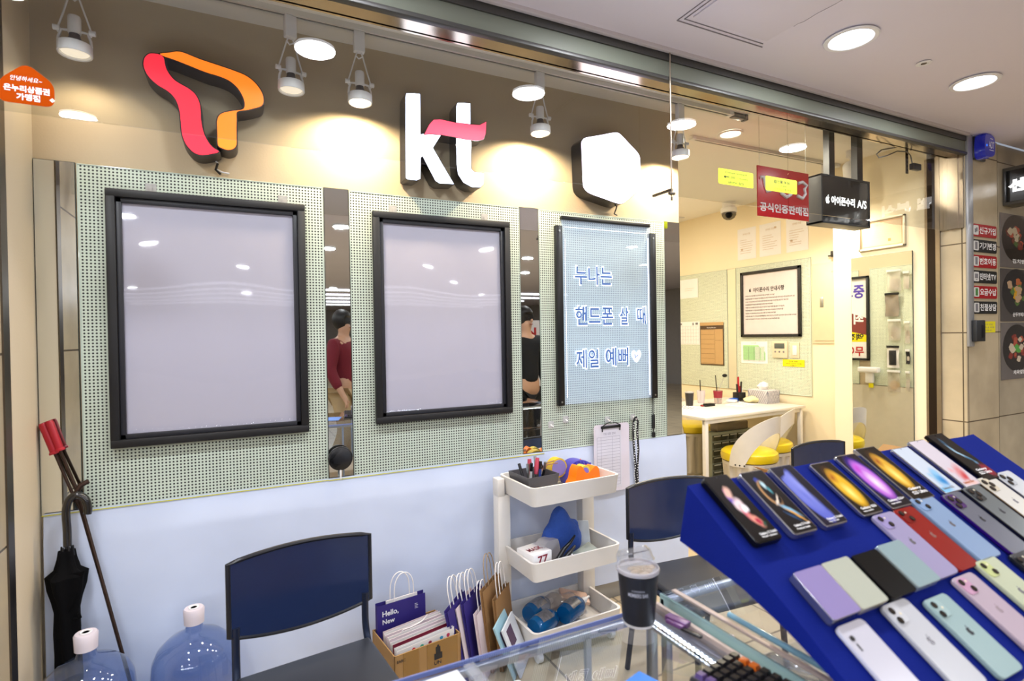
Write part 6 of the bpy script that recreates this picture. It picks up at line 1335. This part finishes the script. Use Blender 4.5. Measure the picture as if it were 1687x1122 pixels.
SC_ = {
 'fold3': uvmat('print_flower', '0a0a0c', [(.36, .70, .10, .12, 0, 'a86a9c', .5), (.42, .72, .22, .11, 20, 'e9b9a8', .6), (.38, .58, .20, .10, -30, '6c58b8', .7), (.46, .52, .24, .14, 10, 'f0d6d8', .5), (.48, .40, .16, .16, 30, 'd0707c', .7), (.56, .46, .16, .08, 0, 'f4f0f4', .5), (.62, .27, .24, .10, -20, 'e89a86', .6), (.66, .25, .14, .06, -10, 'b03048', .6), (.80, .20, .14, .04, 10, '1d4a3a', .8)]),
 'fold4': uvmat('print_swirl', '0a0b10', [(.40, .86, .14, .06, 0, '2a3c8c', .7), (.46, .62, .30, .24, 0, 'b58a5c', .18), (.52, .63, .28, .23, 0, '0a0b10', .25), (.50, .76, .10, .09, 30, 'b8d8e0', .7), (.56, .66, .08, .08, 0, '4f9aa4', .8), (.48, .50, .26, .03, 20, 'e8d8c4', .6), (.62, .33, .36, .06, -25, '7fb0cc', .6), (.70, .24, .34, .035, -30, 'd8a050', .6), (.50, .24, .30, .05, -20, '24466a', .8)]),
 'fold5': uvmat('print_periwinkle', '10122e', [(.42, .52, .46, .52, 18, '5a66c4', .10), (.40, .58, .42, .42, 18, '9aa4e8', .9), (.34, .46, .30, .50, 18, '6a74cc', .9), (.9, .4, .34, .9, 14, '0c0f22', .4), (.25, .92, .5, .10, 15, '0c0e22', .4)]),
 's23': uvmat('print_amber_oval', '0b0907', [(.45, .52, .44, .46, 12, '7a4a14', .7), (.48, .48, .42, .42, 12, 'e0b028', .30), (.46, .40, .22, .22, 12, 'f6ea80', .9), (.36, .72, .26, .12, 12, 'a8601c', .9)]),
 's23p': uvmat('print_violet_oval', '0c0a18', [(.46, .53, .52, .50, 12, '3c1c9c', .4), (.48, .50, .42, .43, 12, 'c070d8', .30), (.50, .44, .24, .26, 12, 'f6e4ec', .9), (.36, .74, .22, .10, 12, 'c048c8', .9)]),
 's23u': uvmat('print_gold_oval', '0d0a08', [(.44, .55, .42, .44, 12, '6a4216', .6), (.47, .51, .38, .40, 12, 'd8a832', .30), (.46, .44, .20, .24, 12, 'f4e47c', .9), (.36, .74, .22, .12, 12, 'a05a20', .9)]),
 's22': uvmat('print_blue_bloom', 'c9d4e2', [(.55, .28, .42, .22, 20, '6fb0dc', .7), (.62, .22, .26, .12, 0, '2f86c8', .8), (.30, .36, .16, .08, 0, '9cc8e4', .8), (.7, .4, .2, .1, 0, '8fc4e8', .8), (.2, .05, .5, .10, 0, '7fc0e8', .6)]),
 's22p': uvmat('print_red_bloom', 'd3cbd4', [(.60, .26, .46, .16, 20, 'd88a8c', .7), (.60, .18, .34, .09, 15, 'c8484c', .8), (.30, .32, .20, .08, 0, 'e4b0b4', .8), (.5, .05, .5, .06, 0, 'e8c0b8', .6)]),
 's22u': uvmat('print_ice', '0b0e12', [(.40, .80, .14, .16, 10, '2c4a60', .7), (.38, .66, .08, .16, 25, '86aac0', .7), (.50, .52, .30, .05, -35, '9cc0d4', .6), (.62, .42, .22, .06, -30, '3c6c8c', .8), (.78, .16, .34, .16, 0, '8c2238', .6), (.70, .32, .10, .06, 0, '5a86a4', .8)])}
phone(.812, .000, .068, .158, .0145, 'folded black phone with a pink flower wallpaper, first in the back row', 'screen', GT, SC_['fold3'], txt=(('Galaxy Z Fold3', .30, .90, .885, .915), ('Water resistant', .30, .80, .93, .942)), rim=GT)
phone(.909, -.004, .069, .156, .0145, 'silver edged black phone with a golden swirl wallpaper, second in the back row', 'screen', GT, SC_['fold4'], txt=(('Galaxy Z Fold4', .24, .80, .875, .905), ('Premium black', .24, .7, .925, .94)), rim=SV)
phone(1.002, -.002, .070, .157, .0125, 'silver edged phone with a periwinkle blue wallpaper, third in the back row', 'screen', GT, SC_['fold5'], txt=(('Galaxy Z Fold5', .26, .86, .895, .925), ('Icy blue', .26, .60, .94, .953)), rim=SV)
phone(1.130, -.009, .071, .146, .0080, 'phone with a small amber oval wallpaper, fourth in the back row', 'screen', GT, SC_['s23'], txt=(('Galaxy S23', .16, .80, .87, .91), ('Nightography', .16, .55, .93, .945)), rim=SV)
phone(1.229, .000, .076, .156, .0080, 'phone with a violet oval wallpaper, fifth in the back row', 'screen', GT, SC_['s23p'], txt=(('Galaxy S23+', .14, .82, .86, .90), ('Nightography', .14, .52, .92, .935)), rim=SV)
phone(1.318, .010, .078, .162, .0088, 'large phone with a golden oval wallpaper, sixth in the back row', 'screen', GT, SC_['s23u'], txt=(('Galaxy', .24, .76, .80, .84), ('S23 Ultra', .24, .84, .865, .905)), rim=SV, r=.003)
phone(1.440, -.008, .072, .146, .0080, 'pale phone with a blue flower wallpaper, seventh in the back row', 'screen', GT, SC_['s22'], txt=(('Galaxy S22', .12, .66, .89, .93),), txtm=GREYT, rim=SV)
phone(1.532, .005, .076, .157, .0080, 'pale phone with a red flower wallpaper, eighth in the back row', 'screen', GT, SC_['s22p'], txt=(('Galaxy S22+', .12, .66, .90, .94),), txtm=mat('orange_print', 'b8663a', .6), rim=SV)
phone(1.630, .014, .078, .162, .0090, 'black phone with an icy blue streak wallpaper, last in the back row', 'screen', GT, SC_['s22u'], txt=(('Galaxy', .16, .70, .78, .82), ('S22 Ultra', .14, .74, .84, .88)), rim=GT, r=.003)
G2 = 'phones lying back up in the second row'
LG = mat('logo_grey', '8f9098', .25, .7); LGD = mat('logo_dark', '3f4348', .25, .7)
def back(nm, c): return mat('phone_back_'+nm, c, .22, noise=.02)
phone(1.148, -.158, .0715, .147, .008, 'lavender phone lying back up beside the mint folding phone', 'back', back('lavender', '9c95b8'), cams=('diag', back('lavender_island', '9c92c2')), logo=LG, grp=G2)
phone(1.222, -.158, .0715, .147, .0075, 'dark red phone lying back up between the lavender and light blue phones', 'back', back('red', '8a1712'), cams=('diag', back('red_island', '7a120f')), logo=mat('logo_rose', 'c49a98', .2, .8), grp=G2)
phone(1.306, -.143, .080, .160, .008, 'large light blue phone lying back up, third in the second row', 'back', back('light_blue', '859ebf'), cams=('diag', back('blue_island', '829fc6')), logo=LG, grp=G2)
phone(1.415, -.153, .076, .158, .008, 'phone with a grey back and glossy purple edge in the second row', 'back', back('violet_grey', '676a76'), cams=('triple', back('purple_island', '4a2c66')), logo=LGD, grp=G2, rim=mat('purple_frame', '5a2aa0', .15, .8))
phone(1.507, -.150, .076, .158, .009, 'graphite phone with three cameras in the second row', 'back', back('graphite', '6a7072'), cams=('triple', back('graphite_island', '3c4042')), logo=LGD, grp=G2, rim=mat('graphite_frame', '54565a', .15, .9))
phone(1.598, -.136, .078, .160, .008, 'white phone with gold rimmed cameras in the second row', 'back', back('gold_white', 'd4d2ca'), cams=('triple', back('gold_island', 'cfc6b0')), logo=LG, grp=G2, rim=mat('gold_frame', 'c4a878', .15, .9))
phone(1.690, -.134, .078, .160, .008, 'silvery white phone with grey cameras, last in the second row', 'back', back('silver_white', 'ccd0d4'), cams=('triple', back('silver_island', 'b9bfc6')), logo=LG, grp=G2, rim=SV)
G3 = 'folded flip phones on the stand'
phone(.829, -.222, .073, .087, .017, 'lilac folded flip phone, first of the four', 'back', back('lilac', '9084b6'), grp=G3, rim=SV, r=.005)
phone(.905, -.221, .073, .088, .0165, 'cream folded flip phone, second of the four', 'back', back('cream', 'b4b9aa'), grp=G3, rim=mat('cream_frame', 'd8d6c4', .2, .5), r=.005)
phone(.989, -.223, .073, .087, .0155, 'glossy black folded flip phone, third of the four', 'back', mat('phone_back_black', '070808', .3, spec=.2), grp=G3, rim=GT, r=.005)
phone(1.068, -.220, .073, .088, .0165, 'mint folded flip phone, last of the four', 'back', back('mint_flip', '8ea5a9'), grp=G3, rim=mat('mint_frame', 'c4d8d8', .2, .5), r=.005)
G4 = 'phones lying back up in the front row'
phone(.832, -.315, .0670, .140, .0075, 'white phone with a single camera, nearest the glass counter', 'back', back('white_single', 'c6c6d2'), cams=('single', None), grp=G4)
phone(.956, -.311, .0715, .145, .008, 'white phone with two upright cameras in the front row', 'back', back('white_dual', 'bfc2c8'), cams=('dualv', back('white_island', 'c8cbd0')), logo=LG, grp=G4)
phone(1.058, -.326, .0690, .136, .008, 'mint green phone with two upright cameras in the front row', 'back', back('mint', '97b1b2'), cams=('dualv', back('mint_island', 'a0baba')), logo=LGD, grp=G4)
phone(1.176, -.311, .0715, .147, .008, 'pale pink phone in the front row under the bright reflection', 'back', back('pink', 'b5a5b2'), cams=('diag', back('pink_island', 'c498b4')), logo=mat('logo_pink', 'b8a8b2', .2, .4), grp=G4)
phone(1.279, -.299, .0760, .150, .008, 'pale yellow green phone right of the pink phone', 'back', back('yellow', 'bcc4a8'), cams=('diag', back('yellow_island', 'c2cc8c')), logo=LG, grp=G4)
phone(1.397, -.309, .0760, .150, .008, 'black phone at the right edge of the front row', 'back', back('midnight', '1c2026'), cams=('triple', back('midnight_island', '14171c')), logo=LGD, grp=G4)

# ================================================================== BANNER AND PASSERS-BY SEEN ONLY IN THE MIRRORS
P = on(872, 560, 1, 2*BY+.55); bx_, by_ = P.x, -.55
t = root('standing_banner', 'white roll-up banner standing in the mall, seen in a mirror strip', 'banner', (bx_, by_, 0)); bf = F((bx_+.3, by_, 0), (-1, 0, 0), (0, 0, 1))
b = BM(); fbox(b, bf, 0, .6, .04, 1.62, -.002, .002); s = part('banner_sheet', b, mat('banner_white', 'd9d6dc', .4), t)
b = BM(); text(b, bf, 'kt', .22, .38, 1.42, 1.54, .003, .03); part('red_lettering', b, RED, s)
b = BM(); prism(b, bf, [(.15, 1.20), (.33, 1.20), (.33, 1.13), (.45, 1.25), (.33, 1.37), (.33, 1.30), (.15, 1.30)], .0025, .0035); part('red_arrow', b, RED, s)
b = BM(); box(b, bx_-.32, bx_+.32, by_-.06, by_+.06, .001, .04, .01); part('base', b, ALU, t)

def person(label, P, yaw, top, legs, stride=.12, hairc='15110f'):
    t = root('person', label, 'person', P, None); q = Matrix.Translation(P) @ Matrix.Rotation(yaw, 4, 'Z')
    def skin(name, verts, edges, radii, m, sub_=2):
        me = bpy.data.meshes.new(name); me.from_pydata([(q @ Vector(v))-Vector(P) for v in verts], edges, []); me.materials.append(m)
        o = bpy.data.objects.new(name, me); COL.objects.link(o); o.parent = t
        md = o.modifiers.new('skin', 'SKIN'); md.use_smooth_shade = True; sv = me.skin_vertices[0].data
        for i, r in enumerate(radii): sv[i].radius = (r, r) if not isinstance(r, tuple) else r
        sv[0].use_root = True; o.modifiers.new('sub', 'SUBSURF').levels = sub_; o.modifiers['sub'].render_levels = sub_; return o
    SK = mat('skin_tone', 'c69a7c', .5); s = stride
    V = [(0, 0, .93), (0, 0, 1.08), (0, .01, 1.25), (0, .01, 1.40), (0, 0, 1.47), (0, -.01, 1.53), (0, -.015, 1.62)]; E = [(i, i+1) for i in range(6)]; Rr = [.13, .115, .135, .115, .052, .062, .085]
    for d in (-1, 1):
        k = len(V); V += [(d*.17, .01, 1.40), (d*.24, .03, 1.13), (d*.23, -.08, .92), (d*.225, -.12, .84)]; E += [(3, k), (k, k+1), (k+1, k+2), (k+2, k+3)]; Rr += [.058, .045, .034, .022]
        for f in range(4): j = len(V); V += [(d*.225+(f-1.5)*.018*1, -.135-.004*f, .79), (d*.222+(f-1.5)*.019, -.135, .745+.006*abs(f-1.5))]; E += [(k+3, j), (j, j+1)]; Rr += [.010, .008]
        j = len(V); V += [(d*.19, -.15, .80)]; E += [(k+3, j)]; Rr += [.010]
        k = len(V); V += [(d*.09, 0, .88), (d*.10, -d*s*.5, .50), (d*.10, d*s, .09), (d*.105, d*s-.10, .035)]; E += [(0, k), (k, k+1), (k+1, k+2), (k+2, k+3)]; Rr += [.09, .062, .042, .035]
    skin('body', V, E, Rr, SK)
    Vj = [V[0], V[1], V[2], V[3]]; Ej = [(0, 1), (1, 2), (2, 3)]; Rj = [.155, .14, .155, .125]
    for d, k in ((-1, 7), (1, None)):
        pts = [(d*.17, .01, 1.40), (d*.24, .03, 1.13), (d*.23, -.07, .93)]; j = len(Vj); Vj += pts; Ej += [(3, j), (j, j+1), (j+1, j+2)]; Rj += [.075, .062, .050]
    skin('jacket', Vj, Ej, Rj, mat(*top))
    Vt = [(0, 0, .95)]; Et = []; Rt = [.145]
    for d in (-1, 1): j = len(Vt); Vt += [(d*.09, 0, .86), (d*.10, -d*s*.5, .50), (d*.10, d*s, .12)]; Et += [(0, j), (j, j+1), (j+1, j+2)]; Rt += [.105, .080, .062]
    skin('trousers', Vt, Et, Rt, mat(*legs))
    for d in (-1, 1):
        b = BM(); sph(b, (0, 0, 0), 1, 16, 10, (.048, .13, .045)); c = q @ Vector((d*.103, d*s-.05, .045))
        for v in b.verts: v.co = Matrix.Rotation(yaw, 3, 'Z') @ v.co + c; v.co.z = max(.002, v.co.z)
        part('shoe', b, mat('dark_shoe', '1c1a1a', .5), t)
    b = BM(); sph(b, (0, 0, 0), 1, 24, 16, (.093, .105, .115)); c = q @ Vector((0, .012, 1.645))
    for v in list(b.verts):
        if v.co.y < -.055 and v.co.z < .03: v.co.y = -.055+.2*(v.co.y+.055)
        v.co = Matrix.Rotation(yaw, 3, 'Z') @ v.co + c
    part('hair', b, mat('dark_hair', hairc, .5), t)
    b = BM()
    for d in (-1, 1): sph(b, q @ Vector((d*.030, -.094, 1.625)), .009, 8, 6)
    part('eyes', b, BLACKP, t); b = BM(); sph(b, q @ Vector((0, -.105, 1.60)), .013, 8, 6, (1, 1.2, 1.5)); part('nose', b, SK, t); b = BM(); sph(b, q @ Vector((0, -.095, 1.565)), .018, 8, 6, (1.3, .5, .35)); part('mouth', b, mat('lip_tone', '9a5a52', .5), t)
    return t
pa = on(566, 600, 1, 2*BY+1.0); person('person in a dark red jacket and beige trousers walking past, seen in the mirror strip', (pa.x, -1.0, 0), 2.2, ('dark_red_jacket', '6e1020', .8), ('beige_trousers', 'b39a72', .8))
pb = on(866, 600, 1, 2*BY+.75); person('person in black standing before the banner, seen in the second mirror strip', (pb.x-.35, -.10, 0), 2.9, ('black_coat', '0c0c0e', .9), ('black_trousers', '111114', .9), .03)
